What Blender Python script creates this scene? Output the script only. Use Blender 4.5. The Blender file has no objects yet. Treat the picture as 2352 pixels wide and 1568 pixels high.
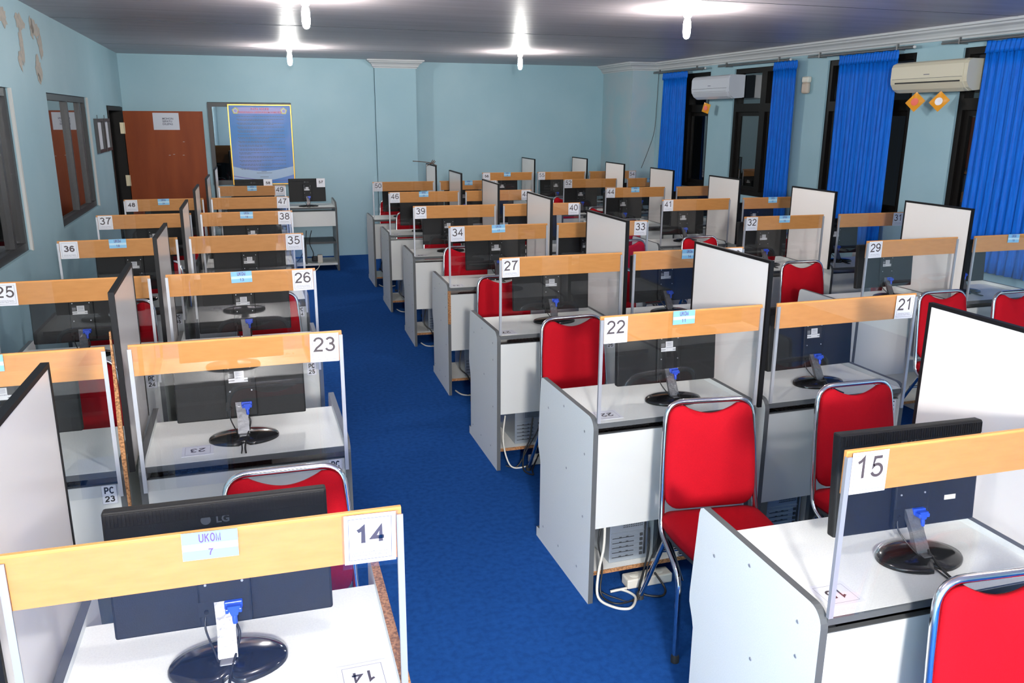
import bpy, bmesh, math, random
from mathutils import Vector, Matrix, Euler
random.seed(7)
sc = bpy.context.scene
col = sc.collection
# ---------------------------------------------------------------- camera
cd = bpy.data.cameras.new('camera'); cam = bpy.data.objects.new('camera', cd); col.objects.link(cam)
cd.sensor_width = 36.0; cd.lens = 29.154; cd.clip_start = 0.02; cd.clip_end = 100
_r = Vector((0.95884026, -0.28389028, 0.00562787)); _u = Vector((0.06868738, 0.25113225, 0.96551263)); _f = Vector((0.27551299, 0.92538581, -0.26029539))
cam.matrix_world = Matrix(((_r.x, _u.x, -_f.x, 0), (_r.y, _u.y, -_f.y, 0), (_r.z, _u.z, -_f.z, 1.83035), (0, 0, 0, 1)))
sc.camera = cam
# ---------------------------------------------------------------- world, flash, exposure
w = bpy.data.worlds.new('night'); sc.world = w; w.use_nodes = True
w.node_tree.nodes['Background'].inputs[0].default_value = (0.06, 0.07, 0.08, 1)
w.node_tree.nodes['Background'].inputs[1].default_value = 0.25
fl = bpy.data.lights.new('camera_flash', 'POINT'); fl.energy = 220; fl.shadow_soft_size = 0.16; fl.color = (1.0, 0.965, 0.925)
flo = bpy.data.objects.new('camera_flash', fl); col.objects.link(flo); flo.location = (-0.10, -1.9, 2.12)
BULB_E = 128.0
sc.view_settings.view_transform = 'Standard'; sc.view_settings.look = 'None'
sc.view_settings.exposure = 2.3; sc.view_settings.gamma = 1.0; sc.view_settings.use_curve_mapping = False
sc.cycles.use_denoising = True
sc.cycles.max_bounces = 8; sc.cycles.transparent_max_bounces = 24; sc.cycles.caustics_reflective = False; sc.cycles.caustics_refractive = False
sc.cycles.sample_clamp_indirect = 4.0

# ---------------------------------------------------------------- materials
M = {}
def mat(name, rgb, rough=0.5, metal=0.0, spec=0.5, noise=None, bump=None, coat=0.0, emit=None, sheen=0.0):
    m = bpy.data.materials.new(name); m.use_nodes = True; nt = m.node_tree; b = nt.nodes['Principled BSDF']
    b.inputs['Base Color'].default_value = (*rgb, 1); b.inputs['Roughness'].default_value = rough
    b.inputs['Metallic'].default_value = metal; b.inputs['Specular IOR Level'].default_value = spec
    b.inputs['Coat Weight'].default_value = coat; b.inputs['Sheen Weight'].default_value = sheen
    if emit: b.inputs['Emission Color'].default_value = (*emit[0], 1); b.inputs['Emission Strength'].default_value = emit[1]
    tc = None
    if noise or bump:
        tc = nt.nodes.new('ShaderNodeTexCoord')
    if noise:   # (scale, rgb2, low, high[, stretch])
        mp = nt.nodes.new('ShaderNodeMapping'); nt.links.new(tc.outputs['Object'], mp.inputs[0])
        if len(noise) > 4: mp.inputs['Scale'].default_value = noise[4]
        n = nt.nodes.new('ShaderNodeTexNoise'); n.inputs['Scale'].default_value = noise[0]; n.inputs['Detail'].default_value = 5
        nt.links.new(mp.outputs[0], n.inputs['Vector'])
        rp = nt.nodes.new('ShaderNodeValToRGB'); rp.color_ramp.elements[0].position = noise[2]; rp.color_ramp.elements[1].position = noise[3]
        rp.color_ramp.elements[0].color = (*rgb, 1); rp.color_ramp.elements[1].color = (*noise[1], 1)
        nt.links.new(n.outputs[0], rp.inputs[0]); nt.links.new(rp.outputs[0], b.inputs['Base Color'])
    if bump:    # (scale, strength, distance)
        n2 = nt.nodes.new('ShaderNodeTexNoise'); n2.inputs['Scale'].default_value = bump[0]; n2.inputs['Detail'].default_value = 4
        nt.links.new(tc.outputs['Object'], n2.inputs['Vector'])
        bp = nt.nodes.new('ShaderNodeBump'); bp.inputs['Strength'].default_value = bump[1]; bp.inputs['Distance'].default_value = bump[2]
        nt.links.new(n2.outputs[0], bp.inputs['Height']); nt.links.new(bp.outputs[0], b.inputs['Normal'])
    M[name] = m; return m
mat('laminate', (0.76, 0.77, 0.735), 0.42, noise=(260, (0.71, 0.72, 0.69), 0.45, 0.6))
mat('laminate_side', (0.75, 0.78, 0.765), 0.5, noise=(300, (0.70, 0.73, 0.72), 0.4, 0.65))
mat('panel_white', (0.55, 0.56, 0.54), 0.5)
mat('edge', (0.085, 0.09, 0.093), 0.5, spec=0.3)
mat('divider_white', (0.80, 0.765, 0.735), 0.2)
mat('divider_trim', (0.005, 0.005, 0.006), 0.5, spec=0.2)
mat('chipboard', (0.42, 0.20, 0.08), 0.8, noise=(160, (0.16, 0.07, 0.025), 0.4, 0.62), bump=(200, 0.5, 0.002))
mat('rail_wood', (0.68, 0.300, 0.090), 0.45, spec=0.25, noise=(14, (0.62, 0.265, 0.075), 0.35, 0.7, (1.0, 1.0, 5.0)))
mat('aluminium', (0.42, 0.43, 0.46), 0.42, 0.5)
mat('card', (0.70, 0.70, 0.74), 0.4, spec=0.3)
mat('card_blue', (0.22, 0.48, 0.70), 0.4, spec=0.3)
mat('card_pale', (0.48, 0.66, 0.76), 0.4, spec=0.3)
mat('ink', (0.06, 0.045, 0.05), 0.6)
mat('ink_grey', (0.10, 0.10, 0.15), 0.6)
mat('ink_purple', (0.11, 0.05, 0.22), 0.6)
mat('black_ink', (0.015, 0.015, 0.015), 0.6)
mat('monitor_black', (0.011, 0.0115, 0.012), 0.6, spec=0.3, bump=(420, 0.35, 0.001))
mat('monitor_gloss', (0.012, 0.012, 0.013), 0.12)
mat('monitor_screen', (0.01, 0.01, 0.012), 0.08)
mat('sticker', (0.55, 0.55, 0.56), 0.4)
mat('plug_blue', (0.02, 0.07, 0.50), 0.35)
mat('cable_black', (0.012, 0.012, 0.012), 0.45)
mat('cable_white', (0.60, 0.58, 0.52), 0.5)
mat('silver_tape', (0.20, 0.20, 0.21), 0.4, 0.25, bump=(60, 0.6, 0.004))
mat('clear_tape', (0.10, 0.10, 0.105), 0.12, 0.2, 0.9, bump=(70, 0.9, 0.005))
mat('chrome', (0.72, 0.73, 0.75), 0.09, 1.0)
mat('foot_rubber', (0.02, 0.02, 0.02), 0.7)
mat('red_fabric', (0.44, 0.004, 0.012), 0.85, spec=0.12, noise=(700, (0.34, 0.003, 0.010), 0.4, 0.62), bump=(900, 0.3, 0.001))
mat('back_shell', (0.03, 0.03, 0.035), 0.6)
mat('carpet', (0.009, 0.056, 0.225), 0.95, spec=0.05, noise=(38, (0.013, 0.076, 0.285), 0.35, 0.68), bump=(500, 0.6, 0.004))
mat('wall_blue', (0.285, 0.455, 0.525), 0.55, noise=(1.3, (0.335, 0.50, 0.565), 0.35, 0.7), bump=(120, 0.12, 0.002))
mat('wall_blue_pillar', (0.40, 0.50, 0.54), 0.55, noise=(3.0, (0.34, 0.50, 0.555), 0.4, 0.6))
mat('cornice_white', (0.55, 0.56, 0.57), 0.6)
mat('frame_black', (0.006, 0.005, 0.0045), 0.5, spec=0.2)
mat('frame_dark', (0.030, 0.031, 0.034), 0.4, 0.0, 0.4)
mat('plaster', (0.50, 0.44, 0.38), 0.9, noise=(30, (0.38, 0.36, 0.33), 0.35, 0.7))
mat('outside_wall', (0.16, 0.16, 0.13), 0.8)
mat('curtain_blue', (0.002, 0.15, 0.66), 0.5, spec=0.15, noise=(34, (0.006, 0.085, 0.46), 0.35, 0.75, (1, 6, 0.25)))
mat('rod_metal', (0.22, 0.22, 0.22), 0.4, 0.7)
mat('aircon_white', (0.60, 0.62, 0.68), 0.22)
mat('aircon_cream', (0.60, 0.55, 0.42), 0.35)
mat('dark_slot', (0.01, 0.01, 0.01), 0.6)
mat('orange_pack', (0.75, 0.30, 0.02), 0.25)
mat('pack_red', (0.70, 0.06, 0.02), 0.25)
mat('pack_white', (0.75, 0.70, 0.72), 0.25)
mat('beige_plastic', (0.52, 0.42, 0.34), 0.5)
mat('door_wood', (0.29, 0.062, 0.014), 0.42, spec=0.15, noise=(5, (0.20, 0.036, 0.009), 0.3, 0.7, (1.0, 1.0, 0.16)))
mat('hinge_brass', (0.62, 0.55, 0.38), 0.35, 0.5)
mat('paper', (0.60, 0.62, 0.68), 0.6)
mat('gold_frame', (0.75, 0.40, 0.04), 0.3, 0.4)
mat('poster_purple', (0.12, 0.10, 0.40), 0.3)
mat('poster_red', (0.55, 0.08, 0.12), 0.4)
mat('poster_pale', (0.30, 0.42, 0.60), 0.3)
mat('poster_gold', (0.55, 0.50, 0.10), 0.4)
mat('poster_ink', (0.10, 0.12, 0.13), 0.4)
mat('steel_case', (0.42, 0.47, 0.52), 0.35, 0.7)
mat('steel_dark', (0.05, 0.055, 0.06), 0.5, 0.3)
mat('case_black', (0.015, 0.015, 0.016), 0.35)
mat('green_led', (0.02, 0.5, 0.12), 0.4)
mat('socket_white', (0.66, 0.62, 0.54), 0.4)
mat('lamp_base', (0.70, 0.68, 0.60), 0.4)
mat('twig', (0.10, 0.06, 0.04), 0.7)
mat('teal_glass', (0.03, 0.10, 0.13), 0.15)
mat('bulb', (1, 1, 1), 0.4, emit=((1.0, 0.985, 0.94), BULB_E))
# poster print
m = mat('poster_blue', (0.035, 0.15, 0.42), 0.35, spec=0.25)
nt = m.node_tree; b = nt.nodes['Principled BSDF']
tc = nt.nodes.new('ShaderNodeTexCoord'); n = nt.nodes.new('ShaderNodeTexNoise'); n.inputs['Scale'].default_value = 2.2; n.inputs['Detail'].default_value = 2
rp = nt.nodes.new('ShaderNodeValToRGB'); rp.color_ramp.elements[0].position = 0.38; rp.color_ramp.elements[0].color = (0.045, 0.20, 0.52, 1)
rp.color_ramp.elements[1].position = 0.66; rp.color_ramp.elements[1].color = (0.17, 0.26, 0.60, 1)
nt.links.new(tc.outputs['Object'], n.inputs['Vector']); nt.links.new(n.outputs[0], rp.inputs[0]); nt.links.new(rp.outputs[0], b.inputs['Base Color'])
# ceiling: grey painted boards, slightly glossy, brushed streaks
m = mat('ceiling', (0.20, 0.195, 0.21), 0.42, spec=0.22)
nt = m.node_tree; b = nt.nodes['Principled BSDF']
tc = nt.nodes.new('ShaderNodeTexCoord'); mp = nt.nodes.new('ShaderNodeMapping'); mp.inputs['Scale'].default_value = (0.5, 5.0, 1)
n = nt.nodes.new('ShaderNodeTexNoise'); n.inputs['Scale'].default_value = 2.0; n.inputs['Detail'].default_value = 6
rp = nt.nodes.new('ShaderNodeValToRGB'); rp.color_ramp.elements[0].position = 0.3; rp.color_ramp.elements[0].color = (0.52, 0.45, 0.47, 1)
rp.color_ramp.elements[1].position = 0.7; rp.color_ramp.elements[1].color = (0.64, 0.56, 0.585, 1)
nt.links.new(tc.outputs['Object'], mp.inputs[0]); nt.links.new(mp.outputs[0], n.inputs['Vector']); nt.links.new(n.outputs[0], rp.inputs[0]); nt.links.new(rp.outputs[0], b.inputs['Base Color'])
bp = nt.nodes.new('ShaderNodeBump'); bp.inputs['Strength'].default_value = 0.35; bp.inputs['Distance'].default_value = 0.01
nt.links.new(n.outputs[0], bp.inputs['Height']); nt.links.new(bp.outputs[0], b.inputs['Normal'])
def glass(name, tint, base, edge, rough=0.0):
    m = bpy.data.materials.new(name); m.use_nodes = True; nt = m.node_tree; nt.nodes.clear()
    out = nt.nodes.new('ShaderNodeOutputMaterial'); mix = nt.nodes.new('ShaderNodeMixShader')
    tr = nt.nodes.new('ShaderNodeBsdfTransparent'); tr.inputs[0].default_value = (*tint, 1)
    gl = nt.nodes.new('ShaderNodeBsdfGlossy'); gl.inputs['Roughness'].default_value = rough; gl.inputs[0].default_value = (1, 1, 1, 1)
    fr = nt.nodes.new('ShaderNodeLayerWeight'); fr.inputs['Blend'].default_value = 0.5
    mr = nt.nodes.new('ShaderNodeMapRange'); mr.inputs['To Min'].default_value = base; mr.inputs['To Max'].default_value = edge
    pw = nt.nodes.new('ShaderNodeMath'); pw.operation = 'POWER'; pw.inputs[1].default_value = 3.0
    nt.links.new(fr.outputs['Facing'], pw.inputs[0]); nt.links.new(pw.outputs[0], mr.inputs['Value'])
    nt.links.new(mr.outputs[0], mix.inputs[0]); nt.links.new(tr.outputs[0], mix.inputs[1]); nt.links.new(gl.outputs[0], mix.inputs[2])
    nt.links.new(mix.outputs[0], out.inputs[0]); M[name] = m; return m
glass('acrylic', (0.955, 0.96, 0.965), 0.03, 0.7)
glass('window_glass', (0.35, 0.37, 0.38), 0.10, 0.95, 0.01)
glass('clear_sleeve', (0.97, 0.97, 0.97), 0.05, 0.6)

# ---------------------------------------------------------------- mesh helpers
class MB:
    def __init__(s): s.v = []; s.f = []; s.mi = []; s.sm = []
    def add(s, vs, fs, mi=0, smooth=False, T=None):
        o = len(s.v)
        for p in vs:
            p = Vector(p); s.v.append(tuple(T @ p) if T else tuple(p))
        for fc in fs: s.f.append([o + i for i in fc]); s.mi.append(mi); s.sm.append(smooth)
        return s
    def box(s, x0, x1, y0, y1, z0, z1, mi=0, T=None, bev=0.0):
        if bev <= 0:
            vs = [(x, y, z) for z in (z0, z1) for y in (y0, y1) for x in (x0, x1)]
            fs = [(0, 2, 3, 1), (4, 5, 7, 6), (0, 1, 5, 4), (2, 6, 7, 3), (0, 4, 6, 2), (1, 3, 7, 5)]
            return s.add(vs, fs, mi, False, T)
        bm = bmesh.new(); bmesh.ops.create_cube(bm, size=1)
        for v in bm.verts:
            v.co = Vector(((x0 + x1) / 2 + v.co.x * (x1 - x0), (y0 + y1) / 2 + v.co.y * (y1 - y0), (z0 + z1) / 2 + v.co.z * (z1 - z0)))
        bmesh.ops.bevel(bm, geom=list(bm.edges), offset=bev, segments=2, affect='EDGES', profile=0.5)
        bm.verts.index_update()
        s.add([v.co for v in bm.verts], [[v.index for v in f.verts] for f in bm.faces], mi, False, T); bm.free(); return s
    def prism(s, prof, axis, a, b, mi=0, mi_side=None, T=None, smooth=False):
        """prof: 2D outline; extruded along axis from a to b. axis 0: prof=(y,z); 1: (x,z); 2: (x,y)"""
        def P(p, t): return [(t, p[0], p[1]), (p[0], t, p[1]), (p[0], p[1], t)][axis]
        n = len(prof); vs = [P(p, a) for p in prof] + [P(p, b) for p in prof]
        flip = (axis == 1)
        c0 = list(range(n))[::-1]; c1 = list(range(n, 2 * n))
        if flip: c0 = c0[::-1]; c1 = c1[::-1]
        s.add(vs, [c0, c1], mi, False, T)
        sd = [((i, (i + 1) % n, n + (i + 1) % n, n + i) if not flip else (i, n + i, n + (i + 1) % n, (i + 1) % n)) for i in range(n)]
        s.add(vs, sd, mi if mi_side is None else mi_side, smooth, T); return s
    def tube(s, pts, r, seg=10, mi=0, T=None, closed=False, taper=None, cap=True):
        pts = [Vector(p) for p in pts]; n = len(pts); rings = []; prev = None
        for i, p in enumerate(pts):
            a = pts[i - 1] if (i > 0 or closed) else p; c = pts[(i + 1) % n] if (i < n - 1 or closed) else p
            t = (c - a).normalized() if (c - a).length > 1e-9 else Vector((0, 0, 1))
            if prev is None:
                up = Vector((0, 0, 1)) if abs(t.z) < 0.9 else Vector((1, 0, 0)); nrm = t.cross(up).normalized()
            else:
                nrm = (prev - t * prev.dot(t)); nrm = nrm.normalized() if nrm.length > 1e-6 else t.orthogonal().normalized()
            prev = nrm; bn = t.cross(nrm)
            rr = r * (taper[i] if taper else 1)
            rings.append([p + (nrm * math.cos(2 * math.pi * k / seg) + bn * math.sin(2 * math.pi * k / seg)) * rr for k in range(seg)])
        vs = [v for rg in rings for v in rg]; fs = []
        for i in range(n if closed else n - 1):
            j = (i + 1) % n
            for k in range(seg):
                k2 = (k + 1) % seg; fs.append((i * seg + k, i * seg + k2, j * seg + k2, j * seg + k))
        s.add(vs, fs, mi, True, T)
        if cap and not closed: s.add(rings[0], [list(range(seg))[::-1]], mi, False, T); s.add(rings[-1], [list(range(seg))], mi, False, T)
        return s
    def lathe(s, prof, seg=24, c=(0, 0, 0), mi=0, T=None, sx=1, sy=1, smooth=True):
        vs = []; fs = []
        for r, z in prof:
            for k in range(seg):
                a = 2 * math.pi * k / seg; vs.append((c[0] + r * math.cos(a) * sx, c[1] + r * math.sin(a) * sy, c[2] + z))
        for i in range(len(prof) - 1):
            for k in range(seg):
                k2 = (k + 1) % seg; fs.append((i * seg + k, i * seg + k2, (i + 1) * seg + k2, (i + 1) * seg + k))
        s.add(vs, fs, mi, smooth, T)
        n = len(prof)
        if prof[0][0] > 1e-6: s.add(vs[:seg], [list(range(seg))[::-1]], mi, False, T)
        if prof[-1][0] > 1e-6: s.add(vs[-seg:], [list(range(seg))], mi, False, T)
        return s
    def mesh(s, name, mats):
        me = bpy.data.meshes.new(name); me.from_pydata(s.v, [], s.f)
        for mm in (mats if isinstance(mats, (list, tuple)) else [mats]): me.materials.append(M[mm])
        for p, i, sm in zip(me.polygons, s.mi, s.sm): p.material_index = i; p.use_smooth = sm
        me.update(); return me
def link(name, me, parent=None, loc=None, rot=None):
    o = bpy.data.objects.new(name, me); col.objects.link(o)
    if parent: o.parent = parent
    if loc is not None: o.location = loc
    if rot is not None: o.rotation_euler = rot
    return o
def thing(name, label, cat, loc=(0, 0, 0), rz=0.0, group=None):
    o = link(name, None, None, loc, (0, 0, rz)); o.empty_display_size = 0.1
    o['label'] = label; o['category'] = cat
    if group: o['group'] = group
    return o
def tag(o, label, cat, group=None):
    o['label'] = label; o['category'] = cat
    if group: o['group'] = group
    return o
def struct(o): o['kind'] = 'structure'; return o
def smooth_path(pts, n=6):
    P = [Vector(p) for p in pts]; out = []
    for i in range(len(P) - 1):
        p0 = P[max(i - 1, 0)]; p1 = P[i]; p2 = P[i + 1]; p3 = P[min(i + 2, len(P) - 1)]
        for k in range(n):
            t = k / n
            out.append(0.5 * ((2 * p1) + (-p0 + p2) * t + (2 * p0 - 5 * p1 + 4 * p2 - p3) * t * t + (-p0 + 3 * p1 - 3 * p2 + p3) * t ** 3))
    out.append(P[-1]); return out
def round_path(pts, r=0.03, n=5):
    P = [Vector(p) for p in pts]; out = [P[0]]
    for i in range(1, len(P) - 1):
        a = (P[i - 1] - P[i]); b_ = (P[i + 1] - P[i]); rr = min(r, a.length * 0.45, b_.length * 0.45)
        A = P[i] + a.normalized() * rr; B = P[i] + b_.normalized() * rr
        for k in range(n + 1):
            t = k / n; out.append(A * (1 - t) ** 2 + P[i] * 2 * t * (1 - t) + B * t * t)
    out.append(P[-1]); return out
_txt = {}
def font_mesh(s, size, matname, bold=0.0, align='CENTER', xs=1.0, space=1.0):
    """flat lettering in the XZ plane facing -Y, centred at the origin"""
    key = (s, size, matname, bold, align, xs)
    if key in _txt: return _txt[key]
    cu = bpy.data.curves.new('lettering', 'FONT'); cu.body = s; cu.size = size; cu.align_x = align; cu.offset = bold
    cu.space_line = space; cu.resolution_u = 3
    ob = bpy.data.objects.new('lettering_source', cu); col.objects.link(ob)
    dg = bpy.context.evaluated_depsgraph_get(); me = bpy.data.meshes.new_from_object(ob.evaluated_get(dg))
    bpy.data.objects.remove(ob); bpy.data.curves.remove(cu)
    ys = [v.co.y for v in me.vertices]; cy = (min(ys) + max(ys)) / 2
    xv = [v.co.x for v in me.vertices]; cx = (min(xv) + max(xv)) / 2 if align == 'CENTER' else 0
    for v in me.vertices: v.co = Vector(((v.co.x - cx) * xs, 0, v.co.y - cy))
    me.materials.clear(); me.materials.append(M[matname]); me.name = 'lettering'; me.update(); _txt[key] = me; return me

def _arc(cx, cy, rx, ry, a0, a1, n=14):
    return [(cx + rx * math.cos(math.radians(a0 + (a1 - a0) * k / n)), cy + ry * math.sin(math.radians(a0 + (a1 - a0) * k / n))) for k in range(n + 1)]
GL = {  # grotesque letterforms as centre-line strokes in a box 0.5 wide, 0.72 high
 '0': [_arc(.25, .36, .20, .32, 90, 450, 28)],
 '1': [[(.08, .545), (.19, .60), (.285, .70), (.285, .0)]],
 '2': [_arc(.25, .50, .19, .18, 175, -25, 14) + [(.33, .32), (.16, .18), (.075, .04), (.45, .04)]],
 '3': [_arc(.235, .53, .165, .15, 160, -80, 12) + [(.20, .382)], [(.20, .382)] + _arc(.235, .205, .195, .175, 85, -165, 14)],
 '4': [[(.345, .0), (.345, .66), (.05, .21), (.47, .21)]],
 '5': [[(.42, .68), (.145, .68), (.095, .35)] + _arc(.245, .235, .195, .20, 130, -160, 16)],
 '6': [_arc(.25, .50, .19, .18, 20, 95, 6) + _arc(.27, .34, .215, .34, 110, 180, 8) , _arc(.255, .225, .19, .19, 180, -180, 26)],
 '7': [[(.045, .675), (.44, .675), (.30, .48), (.215, .25), (.185, .0)]],
 '8': [_arc(.25, .53, .155, .15, 90, 450, 22), _arc(.25, .205, .185, .175, 90, 450, 24)],
 '9': [_arc(.25, .22, .19, .18, 200, 275, 6) + _arc(.23, .38, .215, .34, -70, 0, 8), _arc(.245, .495, .19, .19, 0, 360, 26)],
 'P': [[(.07, .0), (.07, .68), (.27, .68)] + _arc(.27, .50, .165, .18, 90, -90, 10) + [(.07, .32)]],
 'C': [_arc(.27, .36, .22, .325, 42, 318, 20)],
 'U': [[(.06, .72), (.06, .22)] + _arc(.25, .22, .19, .185, 180, 360, 10) + [(.44, .72)]],
 'K': [[(.07, .0), (.07, .72)], [(.44, .70), (.07, .30)], [(.20, .44), (.45, .0)]],
 'O': [_arc(.25, .36, .20, .32, 90, 450, 28)],
 'M': [[(.05, .0), (.05, .68), (.25, .03), (.45, .68), (.45, .0)]]}
def text_mesh(s, size, matname, bold=0.0, align='CENTER', xs=1.0, space=1.0):
    if any(c not in GL for c in s): return font_mesh(s, size, matname, bold, align, xs, space)
    key = (s, size, matname, bold, xs, 'g')
    if key in _txt: return _txt[key]
    hw = (.052 + (.030 if bold > .0009 else .012 if bold else 0)) ; adv = .56 + (.03 if bold else 0); mb = MB(); tot = adv * len(s) - (adv - .5)
    for i, ch in enumerate(s):
        for kk, st in enumerate(GL[ch]):
            P = [Vector((p[0] + i * adv - tot / 2, p[1] - .36)) for p in st]; n = len(P); closed = (P[0] - P[-1]).length < 1e-4
            vs = []
            for j in range(n):
                a = P[j - 1] if j > 0 else (P[-2] if closed else P[j]); c = P[j + 1] if j < n - 1 else (P[1] if closed else P[j])
                d1 = (P[j] - a); d2 = (c - P[j]); d1 = d1.normalized() if d1.length > 1e-6 else d2.normalized(); d2 = d2.normalized() if d2.length > 1e-6 else d1
                n1 = Vector((-d1.y, d1.x)); n2 = Vector((-d2.y, d2.x)); mt = (n1 + n2); mt = mt.normalized() if mt.length > 1e-3 else n1
                m_ = hw / max(.45, mt.dot(n1))
                for sg in (-1, 1):
                    q = P[j] + mt * m_ * sg; vs.append((q.x * size * xs, -.00002 * kk, q.y * size))
            mb.add(vs, [(2 * j, 2 * j + 2, 2 * j + 3, 2 * j + 1) for j in range(n - 1)])
    me = mb.mesh('lettering', matname); _txt[key] = me; return me
def merge_into(mb, me, mi=0, off=(0, 0, 0)):
    mb.add([v.co + Vector(off) for v in me.vertices], [list(p.vertices) for p in me.polygons], mi)

_cache = {}
def cached(key, fn):
    if key not in _cache: _cache[key] = fn()
    return _cache[key]

# ---------------------------------------------------------------- room
ZC = 2.555; TH = 0.025
def wl(y): return -1.49 - 0.025 * (y - 8)
def wr(y): return 5.30 - 0.025 * (y - 8)
me = MB().box(-2.9, 6.1, -4.5, 12.2, -0.1, 0.0).mesh('floor', 'carpet'); struct(link('floor', me))
cb = MB().box(-1.9, 6.1, -4.5, 12.2, ZC, ZC + 0.1)
struct(link('ceiling', cb.mesh('ceiling', 'ceiling')))
sm = MB()
for y in (2.6, 5.05, 7.5, 9.95): sm.box(-1.6, 5.4, y, y + 0.006, ZC - 0.0015, ZC + 0.001)
struct(link('trim_1', sm.mesh('ceiling_seams', 'edge')))

def wall_rot(name, x8, a, b, th, openings, matname='wall_blue'):
    """side wall, pivot at y=8; openings (y0,y1,z0,z1); inner face at local x=0, body at sign(th)"""
    mb = MB(); x0, x1 = sorted((0, th)); ys = a
    for (o0, o1, z0, z1) in sorted(openings):
        mb.box(x0, x1, ys, o0, 0, ZC)
        if z0 > 0.01: mb.box(x0, x1, o0, o1, 0, z0)
        mb.box(x0, x1, o0, o1, z1, ZC); ys = o1
    mb.box(x0, x1, ys, b, 0, ZC)
    return struct(link(name, mb.mesh(name, matname), None, (x8, 8, 0), (0, 0, TH)))
LW = [(5.02 - 8, 5.92 - 8, 1.0, 1.99), (7.0 - 8, 8.8 - 8, 1.0, 1.99), (10.05 - 8, 11.30 - 8, 0.0, 1.935)]
RW = [(c - 8 - 0.565, c - 8 + 0.565, 0.99, 2.38) for c in (9.93, 8.28, 6.65, 5.035, 3.42)]
wall_rot('wall_left', -1.49, -12.48, 3.5, -0.14, LW)
wall_rot('wall_right', 5.30, -12.48, 3.9, 0.16, RW)
# back wall: left section, shallow pillar, recessed right section; window opening behind the poster
mb = MB()
mb.box(-2.0, -0.597, 11.46, 11.62, 0, ZC); mb.box(-0.597, 0.422, 11.46, 11.62, 0, 0.975); mb.box(-0.597, 0.422, 11.46, 11.62, 2.0, ZC)
mb.box(0.422, 1.50, 11.46, 11.62, 0, ZC)
struct(link('wall_back', mb.mesh('wall_back', 'wall_blue')))
struct(link('wall_back_recess', MB().box(2.04, 5.6, 11.74, 11.9, 0, ZC).mesh('wall_back_recess', 'wall_blue'))); bpy.data.objects['wall_back_recess'].name = 'wall_back.001'
struct(link('wall_back', MB().box(1.505, 2.05, 11.435, 11.9, 0, ZC).mesh('pillar', 'wall_blue')))
struct(link('wall_back', MB().box(4.86, 5.6, 10.72, 11.9, 0, ZC).mesh('corner_pillar', 'wall_blue_pillar')))
struct(link('wall_front', MB().box(-2.0, 6.1, -4.6, -4.5, 0, ZC).mesh('wall_front', 'wall_blue')))
# cornice: moulded profile (offset from wall, z)
CP = [(0, -0.105), (0.012, -0.105), (0.016, -0.092), (0.03, -0.085), (0.034, -0.07), (0.05, -0.05), (0.075, -0.036), (0.082, -0.022), (0.10, -0.018), (0.104, 0), (0, 0)]
mb = MB(); mb.prism([(-p[0], ZC + p[1]) for p in CP][::-1], 1, -12.45, 2.72)
struct(link('trim_2', mb.mesh('cornice_right', 'cornice_white'), None, (5.30, 8, 0), (0, 0, TH)))
def capital(name, x0, x1, y, back, left_face=True, right_face=True):
    """cornice wrapped around a pillar head"""
    mb = MB(); n = len(CP)
    def ring(o, z):
        L = x0 - (o if left_face else 0); R = x1 + (o if right_face else 0)
        return [(L, back, ZC + z), (L, y - o, ZC + z), (R, y - o, ZC + z), (R, back, ZC + z)]
    rs = [ring(o, z) for o, z in CP[:-1]]
    vs = [p for r in rs for p in r]; fs = []
    for i in range(len(rs) - 1):
        for k in range(3): fs.append((i * 4 + k, i * 4 + k + 1, (i + 1) * 4 + k + 1, (i + 1) * 4 + k))
    fs.append((3, 2, 1, 0))
    mb.add(vs, fs); return struct(link(name, mb.mesh(name, 'cornice_white')))
capital('trim_3', 1.505, 2.05, 11.435, 11.9)
capital('trim_4', 4.86, 5.35, 10.72, 11.9, True, False)
# peeling plaster patches on the left wall
mb = MB()
def blob(cy, cz, ry, rz, n=22, x=0.0015):
    pts = []
    for k in range(n):
        a = 2 * math.pi * k / n; q = 0.6 + 0.5 * random.random(); pts.append((x, cy + ry * q * math.cos(a), cz + rz * q * math.sin(a)))
    mb.add(pts + [(x, cy, cz)], [(k, (k + 1) % n, n) for k in range(n)])
for a_ in ((6.02, 2.41, .11, .07), (6.45, 2.42, .16, .06), (6.42, 2.27, .07, .13), (6.9, 2.41, .16, .07), (7.02, 2.30, .09, .10), (6.8, 2.40, .07, .09), (6.33, 2.17, .06, .08), (6.86, 2.15, .12, .09), (6.84, 2.08, .05, .05)):
    blob(a_[0] - 8, *a_[1:])
o = link('peeled_plaster', mb.mesh('peeled_plaster', 'plaster'), None, (-1.49, 8, 0), (0, 0, TH)); o.name = 'trim_5'; struct(o)

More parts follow.
